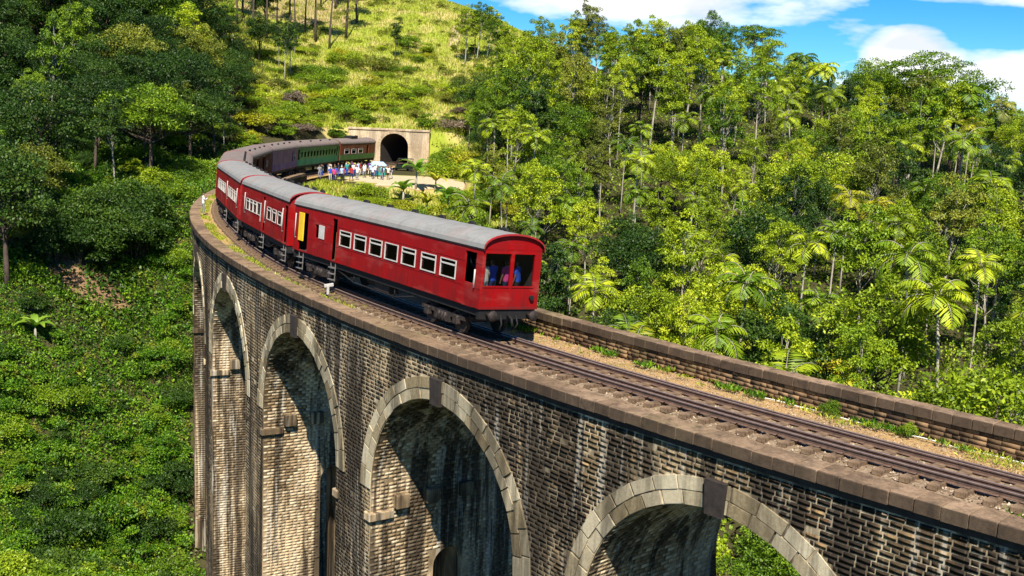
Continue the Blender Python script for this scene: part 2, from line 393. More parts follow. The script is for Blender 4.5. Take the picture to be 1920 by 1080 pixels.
# open the hillside where the tunnel runs into it
PORT = np.array(P(145.0, DRT, 0)[:2])
ids = np.arange(nx * ny).reshape(ny, nx)
F = np.stack([ids[:-1, :-1], ids[:-1, 1:], ids[1:, 1:], ids[1:, :-1]], -1).reshape(-1, 4)
cx_, cy_ = V[F].mean(1)[:, 0], V[F].mean(1)[:, 1]
F = F[~((np.abs(cx_ + 18.0) < 2.9) & (cy_ > 160.5) & (cy_ < 161.35))]
m, t = newmat('terrain'); N, L, n, math_, mix, noise, ramp, sv = t
pos = n('NewGeometry').outputs['Position']; tint = n('Attribute', attribute_name='tint').outputs['Fac']
a = noise(pos, .16, 6, .6); b = noise(pos, 1.3, 6, .65); c_ = noise(pos, 7.0, 4, .6)
forest = mix(b, (.030, .034, .012), (.085, .070, .030))
grass = mix(b, (.16, .22, .018), (.38, .40, .05)); dry = mix(c_, (.38, .26, .10), (.58, .46, .20))
grass = mix(ramp(a, [(.44, 0.0), (.60, .85)]), grass, dry)
bare = mix(ramp(tint, [(.86, 0.0), (.92, 1.0)]), mix(b, (.20, .11, .055), (.36, .22, .11)), mix(b, (.40, .30, .17), (.62, .52, .34)))
c1 = mix(ramp(tint, [(.30, 0.0), (.45, 1.0)]), forest, grass)
c1 = mix(ramp(tint, [(.75, 0.0), (.9, 1.0)]), c1, bare)
bsdf_out(t, c1, .95, 0, c_, .6, .12, .1)
def zone(x, y):
    """0 forest floor, .55 grass, 1 bare earth"""
    q = x / np.maximum(y, 1); z = np.zeros(len(x))
    z = np.where((y > 158) & (q > -.235) & (q < .02), .55, z)
    z = np.where((y > 95) & (y < 122) & (q > -.19) & (q < -.06), .55, z)
    z = np.where((y < 116) & (q < -.25) & (y > 40), .30, z)
    z = np.where(np.hypot((x + 13.5) / 8.0, (y - 131) / 9.5) < .95, .95, z)
    z = np.where((y > 100) & (y < 162) & (q > -.09) & (q < -.015), .55, z)
    z = np.where(np.hypot((x + 13.5) / 8.0, (y - 131) / 9.5) < .95, .95, z)
    z = np.where((y > 222) & (q < -.155) & (q > -.26), .88, z)
    z = np.where(np.abs(x + 13 - .06 * (y - 225)) < 1.6, np.where((y > 215) & (y < 250), .9, z), z)
    return z
ter = inst('terrain', np_mesh('terrain', V, F, MAT['terrain'], zone(V[:, 0], V[:, 1]), True)); tag(ter, kind='structure')
# patch of bare reddish soil on the left slope
def march(px, py):
    v = ray(px, py)
    for d in np.arange(60, 140, .4):
        if CAMZ + v[2] * d < hgt([v[0] * d], [v[1] * d])[0]: return v[0] * d, v[1] * d
    return v[0] * 90, v[1] * 90
SXY = march(160, 533)
gr_ = np.random.default_rng(5); rows = []
for i in range(9):
    for j in range(36):
        a = 2 * math.pi * j / 36; q = (i / 8) * (1 + .16 * math.sin(3 * a + 1) + .10 * math.sin(7 * a)); rows.append((SXY[0] + 3.6 * q * math.cos(a), SXY[1] + 1.7 * q * math.sin(a)))
rows = np.array(rows); zz = hgt(rows[:, 0], rows[:, 1]) + .10 + gr_.normal(0, .03, len(rows)); zz[-36:] -= .25
F2 = np.array([(i * 36 + j, i * 36 + (j + 1) % 36, (i + 1) * 36 + (j + 1) % 36, (i + 1) * 36 + j) for i in range(8) for j in range(36)])
tag(inst('ground', np_mesh('ground', np.c_[rows, zz], F2, MAT['soil'], None, True)), kind='structure')
# low ground running on to the horizon, and ridges far beyond the forest
mb = MB(); mb.quad((-4000, 300, -42), (5000, 300, -42), (5000, 7000, -42), (-4000, 7000, -42))
tag(mb.build('ground', MAT['terrain']), kind='structure')
simple('far_hills', (.05, .10, .085), 1, 0, .3, .02)  # blue-green tint puts the haze of distance into the hill colour
for j, (yy, x0, x1, h0, amp) in enumerate(((900, -50, 900, 30, 26), (1500, 0, 1500, 60, 44))):
    xs = np.linspace(x0, x1, 90); prof = h0 + amp * wob(xs * .009, xs * 0 + j, 21 + j) + amp * .25 * wob(xs * .05, xs * 0, 31 + j)
    prof *= np.clip((xs - x0) / 120, 0, 1)
    mb = MB(); rows = []
    for k, (dy, fz) in enumerate(((-220, -.9), (-120, .25), (-50, .7), (0, 1), (120, .5), (260, -.9))):
        rows.append([(x, yy + dy + 30 * math.sin(x * .02 + k), -42 + (p + 42) * max(fz, 0) + (8 * math.sin(x * .06 + k * 2) if 0 < fz < 1 else 0)) for x, p in zip(xs, prof)])
    for r1, r2 in zip(rows, rows[1:]):
        for i in range(len(xs) - 1): mb.add((r1[i], r1[i + 1], r2[i + 1], r2[i]), ((0, 1, 2, 3),), 0, True)
    tag(mb.build('hills', MAT['far_hills']), kind='structure')

# ------------------------------------------------------------------ viaduct
via = empty('viaduct', Matrix.Translation(P(25, -2.9, -24)))
tag(via, 'curved brick railway viaduct with tall round arches and pale stone arch rings', 'viaduct')
VI = via.matrix_world.inverted()
def vpart(name, me, mat=None, kind=None, label=None):
    o = inst(name, me, via, VI @ (mat if mat is not None else Matrix.Identity(4)))
    if kind: o['kind'] = kind
    if label: o['label'] = label
    return o
AR, AZ = 4.70, -6.70                       # arch radius and springing height
DO, DI = -.20, -5.66                       # outer and inner wall faces
ZB, ZTOP = -26.0, -.33
def DIz(z): return -5.60 + .165 * (z + .33)   # the valley side of the piers is battered
ARCHES = range(-2, 7)
OPC, OPR = -3.9, .70                       # passage through each pier: centre and half width
def op_top(dr, zt):
    u = abs(dr - OPC); return zt + math.sqrt(max(OPR * OPR - u * u, 0)) if u < OPR else None
wall = MB()
for k in ARCHES:
    s0 = k * PITCHB
    cols = [-PITCHB / 2, -5.5, -AR] + [-AR * math.cos(math.pi * i / 36) for i in range(1, 36)] + [AR, 5.5, PITCHB / 2]
    for dr, flip in ((DO, False), (DI, True)):
        for a, b in zip(cols, cols[1:]):
            za = AZ + math.sqrt(max(AR * AR - a * a, 0)) if abs(a) <= AR else ZB
            zb = AZ + math.sqrt(max(AR * AR - b * b, 0)) if abs(b) <= AR else ZB
            if abs(a) >= AR and abs(b) >= AR: za = zb = ZB
            fz = (lambda z: dr) if not flip else DIz
            q = [P(s0 + a, fz(za), za), P(s0 + b, fz(zb), zb), P(s0 + b, fz(ZTOP), ZTOP), P(s0 + a, fz(ZTOP), ZTOP)]
            wall.quad(*(q if flip else q[::-1]))
    drs = list(np.linspace(DO, DI, 5))
    for i in range(36):                     # barrel
        a, b = math.pi * i / 36, math.pi * (i + 1) / 36
        za, zb = AZ + AR * math.sin(a), AZ + AR * math.sin(b)
        for u0_, u1_ in ((0, .25), (.25, .5), (.5, .75), (.75, 1)):
            fa, fb = (lambda u: DO + (DIz(za) - DO) * u), (lambda u: DO + (DIz(zb) - DO) * u)
            wall.quad(P(s0 + AR * math.cos(a), fa(u0_), za), P(s0 + AR * math.cos(a), fa(u1_), za), P(s0 + AR * math.cos(b), fb(u1_), zb), P(s0 + AR * math.cos(b), fb(u0_), zb), 1)
    zt = -10.75 if k != 1 else -10.55
    dcols = [DO, OPC + OPR] + [OPC + OPR * math.cos(math.pi * i / 10) for i in range(1, 10)] + [OPC - OPR, DI]
    for sg in (1, -1):                      # pier flanks with the passage opening
        ss = s0 + sg * AR
        for d0, d1 in zip(dcols, dcols[1:]):
            inop = abs((d0 + d1) / 2 - OPC) < OPR
            z0 = (zt + math.sqrt(max(OPR ** 2 - (d0 - OPC) ** 2, 0))) if inop else ZB
            z1 = (zt + math.sqrt(max(OPR ** 2 - (d1 - OPC) ** 2, 0))) if inop else ZB
            e1 = d1 == DI
            wall.quad(P(ss, d0, z0), P(ss, DIz(z1) if e1 else d1, z1), P(ss, DIz(AZ) if e1 else d1, AZ), P(ss, d0, AZ), 1)
    sA, sB = s0 + AR, s0 + PITCHB - AR      # passage lining through the pier to the next arch
    ring = [(OPC + OPR, ZB)] + [(OPC + OPR * math.cos(math.pi * i / 10), zt + OPR * math.sin(math.pi * i / 10)) for i in range(11)] + [(OPC - OPR, ZB)]
    for (d0, z0), (d1, z1) in zip(ring, ring[1:]):
        wall.quad(P(sA, d0, z0), P(sB, d0, z0), P(sB, d1, z1), P(sA, d1, z1), 1)
# approach abutment and deck fill
sE0, sE1 = 6.5 * PITCHB, 8.1 * PITCHB
for i in range(12):
    a, b = sE0 + (sE1 - sE0) * i / 12, sE0 + (sE1 - sE0) * (i + 1) / 12
    wall.quad(P(b, DO, -9), P(a, DO, -9), P(a, DO, ZTOP), P(b, DO, ZTOP)); wall.quad(P(a, DI, -9), P(b, DI, -9), P(b, DI, ZTOP), P(a, DI, ZTOP))
ss = np.linspace(-2.5 * PITCHB, sE1, 130)
for a, b in zip(ss, ss[1:]): wall.quad(P(a, DO, ZTOP), P(b, DO, ZTOP), P(b, DI, ZTOP), P(a, DI, ZTOP))
vpart('masonry_wall', wall.mesh('masonry_wall', [MAT['stone_mortar'], MAT['stone_inner']]))
# string course below the coping
mb = MB()
for a, b in zip(ss, ss[1:]):
    q = [(DO - .02, -.56), (DO + .07, -.52), (DO + .07, -.33), (DO - .02, -.33)]
    for (d0, z0), (d1, z1) in zip(q, q[1:]): mb.quad(P(b, d0, z0), P(a, d0, z0), P(a, d1, z1), P(b, d1, z1))
vpart('string_course', mb.mesh('string_course', MAT['keystone']))

# bricks
BL, BH, JT = .385, .156, .036
class BrickPile:
    def __init__(self): self.rec = []
    def add(self, c, a, nrm, hl, hh, proud, tint): self.rec.append((c, a, nrm, hl, hh, proud, tint))
UB = np.array([(-1, 0, -1), (1, 0, -1), (1, 0, 1), (-1, 0, 1), (-1, 1, -1), (1, 1, -1), (1, 1, 1), (-1, 1, 1)], float)
UF = np.array([(4, 5, 6, 7), (0, 1, 5, 4), (1, 2, 6, 5), (2, 3, 7, 6), (3, 0, 4, 7)])
def pile_mesh(name, rec, mat):
    V, F, T = [], [], []
    for i, (c, a, nrm, hl, hh, proud, tint, *up_) in enumerate(rec):
        up_ = np.array(up_[0] if up_ else (0, 0, 1.)); c = np.array(c); a = np.array(a); nr = np.array(nrm)
        for u in UB:
            k = .992 if u[1] else 1.0; kz = .98 if u[1] else 1.0
            V.append(c + a * u[0] * hl * k + nr * (u[1] * (proud + .05) - .05) + up_ * u[2] * hh * kz)
        F.append(UF + i * 8); T += [tint] * 8
    return np_mesh(name, np.array(V), np.concatenate(F), mat, T)
outer = BrickPile()
EXT = 5.56
ncourse = int((abs(-14.0) - .56) / BH)
for j in range(150):
    z = -.58 - BH / 2 - j * BH
    if z < -23: break
    smax = 5.4 * PITCHB; s = -1.25 * PITCHB + (BL / 2 if j % 2 else 0)
    if z < -12: s = 0.3 * PITCHB
    while s < smax:
        ln = BL * random.choice((1, 1, .9, 1.12, .8, .55))
        a0, a1 = s + JT / 2, s + ln - JT / 2; s += ln
        ks = round((a0 + a1) / 2 / PITCHB); c0 = ks * PITCHB
        zz = z - AZ
        hw = (math.sqrt(EXT * EXT - zz * zz) if 0 <= zz < EXT else (0 if zz >= EXT else AR + .02))
        if zz < 0 and zz > -.0: hw = EXT
        if hw:
            if c0 - hw < a0 and a1 < c0 + hw: continue
            if a0 < c0 - hw < a1: a1 = c0 - hw
            elif a0 < c0 + hw < a1: a0 = c0 + hw
            if a1 - a0 < .06: continue
        if random.random() < .012: continue
        sm = (a0 + a1) / 2; o, t_ = frame(sm)
        outer.add(P(sm, DO, z + random.gauss(0, .005) + .012 * math.sin(sm * .9 + j)), (t_[0], t_[1], 0), (o[0], o[1], 0), (a1 - a0) / 2 * random.uniform(.93, 1), (BH / 2 - JT / 2) * random.uniform(.9, 1.06), .001 + random.random() * .008, min(1, random.random() ** 1.7))
inner = BrickPile()
for k in range(-1, 5):                     # pier flanks and barrel haunches that face back along the bridge
    s0 = k * PITCHB; zt = -10.75 if k != 1 else -10.55
    for j in range(150):
        q = j * BH
        if AZ - q - BH > -22:
            pass
        elif j < 300: break
        z = AZ - q - BH / 2
        d = DO - .03 - (BL / 2 if j % 2 else 0)
        while d > DIz(z) + .1:
            ln = BL * random.choice((1, 1, .55)); d0, d1 = d - JT / 2, max(d - ln + JT / 2, DIz(z)); d -= ln
            dm = (d0 + d1) / 2
            if abs(dm - OPC) < OPR + .15 and z < zt + .1: continue
            if abs(dm - OPC) < OPR + .1 and z < zt + OPR + .1: continue
            o, t_ = frame(s0 + AR)
            inner.add(P(s0 + AR, dm, z), (o[0], o[1], 0), (-t_[0], -t_[1], 0), (d0 - d1) / 2, BH / 2 - JT / 2, .003 + random.random() * .009, random.random())
for k in range(-1, 5):
    nq = int(AR * 1.15 / BH)
    for j in range(nq):
        a = (j + .5) * BH / AR; d = DO - .03 - (BL / 2 if j % 2 else 0)
        o, t_ = frame(k * PITCHB + AR)
        za = AZ + AR * math.sin(a)
        while d > DIz(za) + .1:
            ln = BL; d0, d1 = d - JT / 2, max(d - ln + JT / 2, DIz(za)); d -= ln
            sx = k * PITCHB + AR * math.cos(a)
            inner.rec.append((P(sx, (d0 + d1) / 2, AZ + AR * math.sin(a)), (o[0], o[1], 0), (-t_[0] * math.cos(a), -t_[1] * math.cos(a), -math.sin(a)), (d0 - d1) / 2, BH / 2 - JT / 2, .003 + random.random() * .008, random.random(), (t_[0] * -math.sin(a), t_[1] * -math.sin(a), math.cos(a))))
par = BrickPile()
for j in range(4):                          # inside of the far parapet
    z = -.10 + j * .135 + .0675
    s = -1.5 * PITCHB + (BL / 2 if j % 2 else 0)
    while s < 2.2 * PITCHB:
        ln = BL * random.choice((1, 1, 1.3, .6)); a0, a1 = s + .008, s + ln - .008; s += ln
        sm = (a0 + a1) / 2; o, t_ = frame(sm)
        par.add(P(sm, -5.32, z), (t_[0], t_[1], 0), (o[0], o[1], 0), (a1 - a0) / 2 * (RAD - 5.3) / RAD, .060, .004 + random.random() * .03, random.random())
# the bricks that show largest are pieces of their own, the rest one mass
def seen(c):
    x, y, d = proj(*c); return d if (d > 1 and 0 < x < 1920 and 0 < y < 1080) else 1e9
outer.rec.sort(key=lambda r: seen(r[0]) / (r[3] + .05))
own, rest = outer.rec[:290], outer.rec[290:]
bms = []
for v in range(8):
    tv = (v / 7) ** 1.4
    V = [(u[0] * (.5 if not u[1] else .492), u[1] * .075 - .05, u[2] * (.5 if not u[1] else .49)) for u in UB]
    bms.append(np_mesh('brick', np.array(V), UF, MAT['stone_brick'], [tv] * 8))
for c, a, nr, hl, hh, pr, tint in own:
    me = bms[min(7, int((tint ** (1 / 1.4)) * 8))]
    mt = Matrix.Translation(c) @ Matrix.Rotation(math.atan2(a[1], a[0]), 4, 'Z') @ Matrix.Diagonal((2 * hl, (pr + .05) / .075, 2 * hh, 1))
    vpart('brick', me, mt)
vpart('brick_mass', pile_mesh('brick_mass', rest, MAT['stone_brick']), None, 'stuff')
vpart('pier_brick_mass', pile_mesh('pier_brick_mass', inner.rec, MAT['stone_inner']), None, 'stuff')
vpart('parapet_brick_mass', pile_mesh('parapet_brick_mass', par.rec, MAT['stone_parapet']), None, 'stuff')

# arch rings: two courses of wedge stones and a dark keystone
def wedge(r0, r1, da, depth):
    g = .010; rm = (r0 + r1) / 2; vs = []
    for y, k in ((-.35, 1.0), (depth, .965)):
        for r, sgn in ((r0, -1), (r0, 1), (r1, 1), (r1, -1)):
            h = (r * math.tan(da / 2) - g) * k; vs.append((sgn * h, y, (r - rm) * k))
    mb = MB(); mb.add(vs, ((4, 5, 6, 7), (0, 1, 5, 4), (1, 2, 6, 5), (2, 3, 7, 6), (3, 0, 4, 7))); return mb.mesh('voussoir', MAT['stone_voussoir'])
RINGS = ((AR + .005, AR + .40, 21), (AR + .415, AR + .82, 19))
wm = [[wedge(r0, r1, math.pi / nn, dp) for dp in (.03, .045, .06)] for r0, r1, nn in RINGS]
for k in range(-1, 5):
    for q, (r0, r1, nn) in enumerate(RINGS):
        if k == 4 and q: continue
        for i in range(nn):
            a = math.pi * (i + .5) / nn; rm = (r0 + r1) / 2
            if k < 0 and a > 1.8: continue
            s = k * PITCHB + rm * math.cos(a); z = AZ + rm * math.sin(a)
            rot = Matrix.Rotation(ang(s), 4, 'Z') @ Matrix.Rotation(math.pi / 2 - a, 4, 'Y')
            vpart('voussoir', random.choice(wm[q]), Matrix.Translation(P(s, DO + random.uniform(-.015, .015), z)) @ rot @ Matrix.Rotation(random.gauss(0, .012), 4, 'Y') @ Matrix.Rotation(random.gauss(0, .02), 4, 'X') @ Matrix.Diagonal((random.uniform(.95, 1.0), 1, random.uniform(.94, 1.03), 1)))
kb = MB(); kb.add([(-.30, -.2, 0), (.30, -.2, 0), (.36, -.2, 1.02), (-.36, -.2, 1.02), (-.27, .16, .03), (.27, .16, .03), (.33, .16, .98), (-.33, .16, .98)],
                  ((4, 5, 6, 7), (0, 1, 5, 4), (1, 2, 6, 5), (2, 3, 7, 6), (3, 0, 4, 7)))
km = kb.mesh('keystone', MAT['keystone'])
for k in range(-2, 6): vpart('keystone', km, local_mat(k * PITCHB, DO, AZ + AR - .12), label='dark water-stained keystone block')
# corbels on the pier flanks
cb = MB(); cb.cbox(-.14, .30, -.30, .30, -.30, .30, .03); cm = cb.mesh('corbel', MAT['stone_inner'])
for k in range(-1, 5):
    for d in (-1.55, -2.95, -4.6):
        s = k * PITCHB + AR; vpart('corbel', cm, Matrix.Translation(P(s, d, -7.35)) @ Matrix.Rotation(ang(s) + math.pi, 4, 'Z'))
        s = k * PITCHB - AR; vpart('corbel', cm, Matrix.Translation(P(s, d, -7.35)) @ Matrix.Rotation(ang(s), 4, 'Z'))
ib = MB(); ib.cbox(-.26, .26, -.9, .22, -.17, .17, .03); im = ib.mesh('impost', MAT['stone_inner'])
for k in range(-1, 5):
    for sg in (1, -1):
        s = k * PITCHB + sg * (AR + .10); vpart('impost', im, Matrix.Translation(P(s, DO - .12, AZ - 1.15)) @ Matrix.Rotation(ang(s), 4, 'Z'))
# coping stones on the outer edge
cms = []
for v in range(4):
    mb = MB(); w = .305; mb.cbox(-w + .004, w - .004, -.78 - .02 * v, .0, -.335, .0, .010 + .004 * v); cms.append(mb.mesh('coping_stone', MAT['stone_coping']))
s = -2.4 * PITCHB
while s < 6.6 * PITCHB:
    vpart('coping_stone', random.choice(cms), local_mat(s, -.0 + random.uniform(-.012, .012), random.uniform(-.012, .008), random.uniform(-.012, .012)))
    s += .612
# far parapet: wall core, coping stones
mb = MB()
for a, b in zip(ss, ss[1:]):
    q = [(-5.33, -.4), (-5.33, .43), (-5.70, .43), (-5.70, -.5)]
    for (d0, z0), (d1, z1) in zip(q, q[1:]): mb.quad(P(b, d0, z0), P(a, d0, z0), P(a, d1, z1), P(b, d1, z1))
vpart('parapet_wall', mb.mesh('parapet_wall', MAT['stone_parapet']))
pms = []
for v in range(4):
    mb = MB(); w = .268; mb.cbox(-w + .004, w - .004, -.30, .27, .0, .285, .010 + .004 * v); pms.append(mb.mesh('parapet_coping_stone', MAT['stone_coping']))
s = -2.4 * PITCHB
while s < 8.0 * PITCHB:
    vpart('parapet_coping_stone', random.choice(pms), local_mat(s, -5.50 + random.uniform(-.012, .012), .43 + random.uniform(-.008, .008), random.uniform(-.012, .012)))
    s += .565

# ------------------------------------------------------------------ track
m, t = newmat('ballast'); N, L, n, math_, mix, noise, ramp, sv = t
pos = n('NewGeometry').outputs['Position']
vo = n('TexVoronoi', i_Scale=11.0); L.new(pos, vo.inputs['Vector'])
a = noise(pos, .55, 5, .6); b = noise(pos, 14.0, 4, .7)
tint = n('Attribute', attribute_name='tint').outputs['Fac']
st = mix(vo.outputs['Color'], (.13, .085, .05), (.34, .25, .16))
sand = mix(b, (.26, .15, .055), (.56, .36, .155))
c1 = mix(ramp(math_('ADD', tint, math_('MULTIPLY', math_('SUBTRACT', a, .5), .7)), [(.40, 0.0), (.62, .95)]), st, sand)
c1 = mix(math_('MULTIPLY', ramp(a, [(.52, 0.0), (.64, 1.0)]), .30), c1, (.12, .14, .03))
bsdf_out(t, c1, .95, 0, vo.outputs['Distance'], .9, .03, .15)
sb = np.arange(-2.45 * PITCHB, 145.2, .30); db = np.linspace(-.72, -5.34, 27)
V, T = [], []
for s in sb:
    for d in db:
        u = (d - DRT); z = -.075 + (.02 if abs(u) > .9 else .05) - (.05 if d < -4.2 else 0)
        z += u * .045 if abs(u) < 1.3 else (1.3 * .045 if u > 0 else -1.3 * .045)
        if d > -.95: z = min(z, -.02)
        V.append(P(s, d, z)); T.append(.62 if d < -3.75 else (.28 if d > -1.0 else .2))
V = np.array(V); V[:, 2] += RNG.normal(0, .011, len(V)); T = np.array(T)
T += np.where((np.repeat(sb, len(db)) > 3.3 * PITCHB) & (np.tile(db, len(sb)) > -1.7), .42, 0)
k1 = len(db); ids = np.arange(len(V)).reshape(len(sb), k1)
F = np.stack([ids[:-1, :-1], ids[:-1, 1:], ids[1:, 1:], ids[1:, :-1]], -1).reshape(-1, 4)
tag(inst('ballast', np_mesh('ballast', V, F, MAT['ballast'], T)), 'bed of brown ballast and sandy gravel under the track', None, None, 'structure')

gr = np.random.default_rng(77); k = 17000; gs = gr.uniform(-1.6 * PITCHB, 2.0 * PITCHB, k); gd = gr.uniform(-5.25, -.85, k)
gth = TH0 + gs / RAD; grr = RAD + gd; gc = np.c_[CX - grr * np.sin(gth), CY - grr * np.cos(gth), np.where(gd < -4.2, -.10, np.where(np.abs(gd - DRT) < 1.3, -.04 + (gd - DRT) * .045, -.045 + np.sign(gd - DRT) * .05))]
gz = gr.uniform(.012, .042, k) * np.where(gd < -3.8, .7, 1)
TV = np.array([(-1, -.6, 0), (1, -.7, 0), (.1, 1, 0), (0, 0, 1.1)]); ga = gr.uniform(0, 6.28, k); cs, sn = np.cos(ga)[:, None], np.sin(ga)[:, None]
GV = np.stack([gc[:, 0:1] + (TV[None, :, 0] * cs - TV[None, :, 1] * sn) * gz[:, None], gc[:, 1:2] + (TV[None, :, 0] * sn + TV[None, :, 1] * cs) * gz[:, None], gc[:, 2:3] + TV[None, :, 2] * gz[:, None] * gr.uniform(.6, 1.3, (k, 1))], -1)
GF = (np.arange(k)[:, None, None] * 4 + np.array([(0, 1, 3), (1, 2, 3), (2, 0, 3)])[None]).reshape(-1, 3)
m, t = newmat('gravel'); bsdf_out(t, t[6](t[2]('Attribute', attribute_name='tint').outputs['Fac'], [(0, (.06, .04, .03)), (.5, (.20, .135, .085)), (1, (.50, .40, .28))]), .95)
tag(inst('gravel', np_mesh('gravel', GV.reshape(-1, 3), GF, MAT['gravel'], np.repeat(gr.random(k), 4))), 'loose brown stones strewn between the sleepers', None, None, 'stuff')
trk = empty('railway_track', Matrix.Translation(P(12, DRT, 0))); TI = trk.matrix_world.inverted()
tag(trk, 'single curved railway track with rusty rails on wooden sleepers along the deck', 'railway track')
def tpart(name, me, mat=None): return inst(name, me, trk, TI @ (mat if mat is not None else Matrix.Identity(4)))
slm = []
for v in range(4):
    mb = MB(); mb.cbox(-.125, .125, -1.46 + random.uniform(-.04, .04), 1.46 + random.uniform(-.03, .05), -.31, -.165, .012); slm.append(mb.mesh('sleeper', MAT['sleeper_wood']))
s = -1.7 * PITCHB; nsl = 0
while s < 143 and nsl < 296:
    tpart('sleeper', random.choice(slm), local_mat(s, drt(s) + random.uniform(-.035, .035), ZT + .01 + random.uniform(-.012, .012), CANT * .85) @ Matrix.Rotation(random.gauss(0, .012), 4, 'Z'))
    s += .645 + random.gauss(0, .018); nsl += 1
PROF = [(-.075, -.165), (.075, -.165), (.075, -.150), (.012, -.130), (.012, -.045), (.037, -.035), (.037, -.004), (.030, 0), (-.030, 0), (-.037, -.004), (-.037, -.035), (-.012, -.045), (-.012, -.130), (-.075, -.150)]
def rail(off, zoff, name):
    mb = MB(); rs = np.arange(-2.45 * PITCHB, 160, .9); k = len(PROF); vs = []
    for s in rs:
        for u, w in PROF:
            lat = off + u; z = ZT + zoff + w
            vs.append(P(s, drt(s) + lat * math.cos(CANT), z + lat * math.sin(CANT) * .85))
    fs, ms = [], []
    for i in range(len(rs) - 1):
        for j in range(k):
            mb.f.append((i * k + j, i * k + (j + 1) % k, (i + 1) * k + (j + 1) % k, (i + 1) * k + j)); mb.m.append(1 if j in (6, 7, 8) else 0); mb.sm.append(False)
    mb.v = vs; tpart(name, mb.mesh(name, [MAT['rail_steel'], MAT['rail_head']]))
rail(.876, 0, 'rail'); rail(-.876, 0, 'rail'); rail(.40, -.01, 'guard_rail'); rail(-.70, -.02, 'guard_rail')
mb = MB(); mb.cbox(-.09, .09, -.07, .07, -.16, -.135, .01); chm = mb.mesh('rail_chair', MAT['rail_steel'])
s = -1.4 * PITCHB
for i in range(75):
    for off in (.99, -.99): tpart('rail_chair', chm, local_mat(s, DRT + off, ZT + .02 + off * .055, CANT))
    s += .645
# pale cable laid along the foot of the far parapet
mb = MB(); pts = []
for i in range(60):
    s = -1.9 * PITCHB + i * .45; pts.append(P(s, -5.10 + .03 * math.sin(i * .9) + .02 * math.sin(i * 2.3), -.085 + .012 * math.sin(i * 1.7)))
mb.tube(pts, .020, 6)
tag(mb.build('cable', MAT['cable_white']), 'thin white cable lying along the foot of the far parapet', 'cable')

# ------------------------------------------------------------------ train
def panel(mb, u0, u1, w0, w1, holes, pos, thick, axis, m=0, mi=1):
    """flat wall in (u, z) with rectangular openings; axis 'y': u = x at y = pos, axis 'x': u = y at x = pos; thick is signed towards the inside"""
    us = sorted({u0, u1, *[h[0] for h in holes], *[h[1] for h in holes]}); ws = sorted({w0, w1, *[h[2] for h in holes], *[h[3] for h in holes]})
    def pt(u, p, w): return (u, p, w) if axis == 'y' else (p, u, w)
    for a, b in zip(us, us[1:]):
        for c, d in zip(ws, ws[1:]):
            um, wm_ = (a + b) / 2, (c + d) / 2
            if any(h[0] < um < h[1] and h[2] < wm_ < h[3] for h in holes): continue
            mb.quad(pt(a, pos, c), pt(b, pos, c), pt(b, pos, d), pt(a, pos, d), m)
            mb.quad(pt(a, pos + thick, c), pt(a, pos + thick, d), pt(b, pos + thick, d), pt(b, pos + thick, c), mi)
    for h in holes:
        q = [(h[0], h[2]), (h[1], h[2]), (h[1], h[3]), (h[0], h[3])]
        for (a, c), (b, d) in zip(q, q[1:] + q[:1]):
            mb.quad(pt(a, pos, c), pt(b, pos, d), pt(b, pos + thick, d), pt(a, pos + thick, c), m)
SOLE, EAVE, RISE = 1.153, 3.255, .55
W2 = 1.24
def win_frame(w, h, bar=True):
    mb = MB(); e, d = (.036 if w > 1 else .024), .035
    mb.box(-w / 2 - e, w / 2 + e, -.03, d, -e, 0); mb.box(-w / 2 - e, w / 2 + e, -.03, d, h, h + e)
    mb.box(-w / 2 - e, -w / 2, -.03, d - .002, 0, h); mb.box(w / 2, w / 2 + e, -.03, d - .002, 0, h)
    if bar: mb.box(-w / 2, w / 2, -.025, .03, h * .72, h * .72 + .05)
    return mb.mesh('window_frame', MAT['frame_white'])
_wf = {}
def add_window(parent, x, z, w, h, side, fr=True, bar=True):
    key = (w, h, bar)
    if key not in _wf:
        g = MB(); g.box(-w / 2, w / 2, -.012, .0, 0, h); _wf[key] = (win_frame(w, h, bar), g.mesh('pane', MAT['glass']))
    mt = Matrix.Translation((x, side * W2, z)) @ (Matrix.Identity(4) if side > 0 else Matrix.Rotation(math.pi, 4, 'Z'))
    if fr:
        o = inst('window', _wf[key][0], parent, mt); inst('pane', _wf[key][1], o, Matrix.Translation((0, -.03, 0)))
    else: inst('pane', _wf[key][1], parent, mt @ Matrix.Translation((0, -.05, 0)))
mb = MB(); mb.disc((0, 0, 0), (0, 1, 0), .46, .10, 20); mb.disc((0, .06, 0), (0, 1, 0), .49, .03, 20); mb.disc((0, -.055, 0), (0, 1, 0), .12, .06, 10)
wheel_me = mb.mesh('wheel', MAT['bogie_iron'])
mb = MB()
for sg in (-1, 1):
    mb.box(-1.55, 1.55, sg * .98 - .05, sg * .98 + .05, .52, .68); mb.box(-.55, .55, sg * .99 - .07, sg * .99 + .07, .30, .52)
    for x in (-1.05, 1.05):
        mb.cbox(x - .17, x + .17, sg * 1.02 - .10, sg * 1.02 + .12, .33, .66, .03); mb.tube([(x - .3, sg * 1.0, .68), (x, sg * 1.0, .84), (x + .3, sg * 1.0, .68)], .035, 5)
    for x in (-.22, 0, .22): mb.tube([(x, sg * 1.03, .28), (x, sg * 1.03, .62)], .07, 8)
mb.box(-.35, .35, -1.0, 1.0, .50, .72); mb.box(-1.5, -1.4, -1.0, 1.0, .5, .66); mb.box(1.4, 1.5, -1.0, 1.0, .5, .66)
bogie_me = mb.mesh('bogie', MAT['bogie_iron'])
mb = MB(); mb.tube([(0, -.95, .46), (0, .95, .46)], .07, 8); axle_me = mb.mesh('axle', MAT['bogie_iron'])
mb = MB()
for z in (.36, .62, .88): mb.box(-.22, .22, -.02, .16, z, z + .035)
mb.box(-.24, -.22, 0, .04, .32, 1.12); mb.box(.22, .24, 0, .04, .32, 1.12); step_me = mb.mesh('step', MAT['step_grey'])
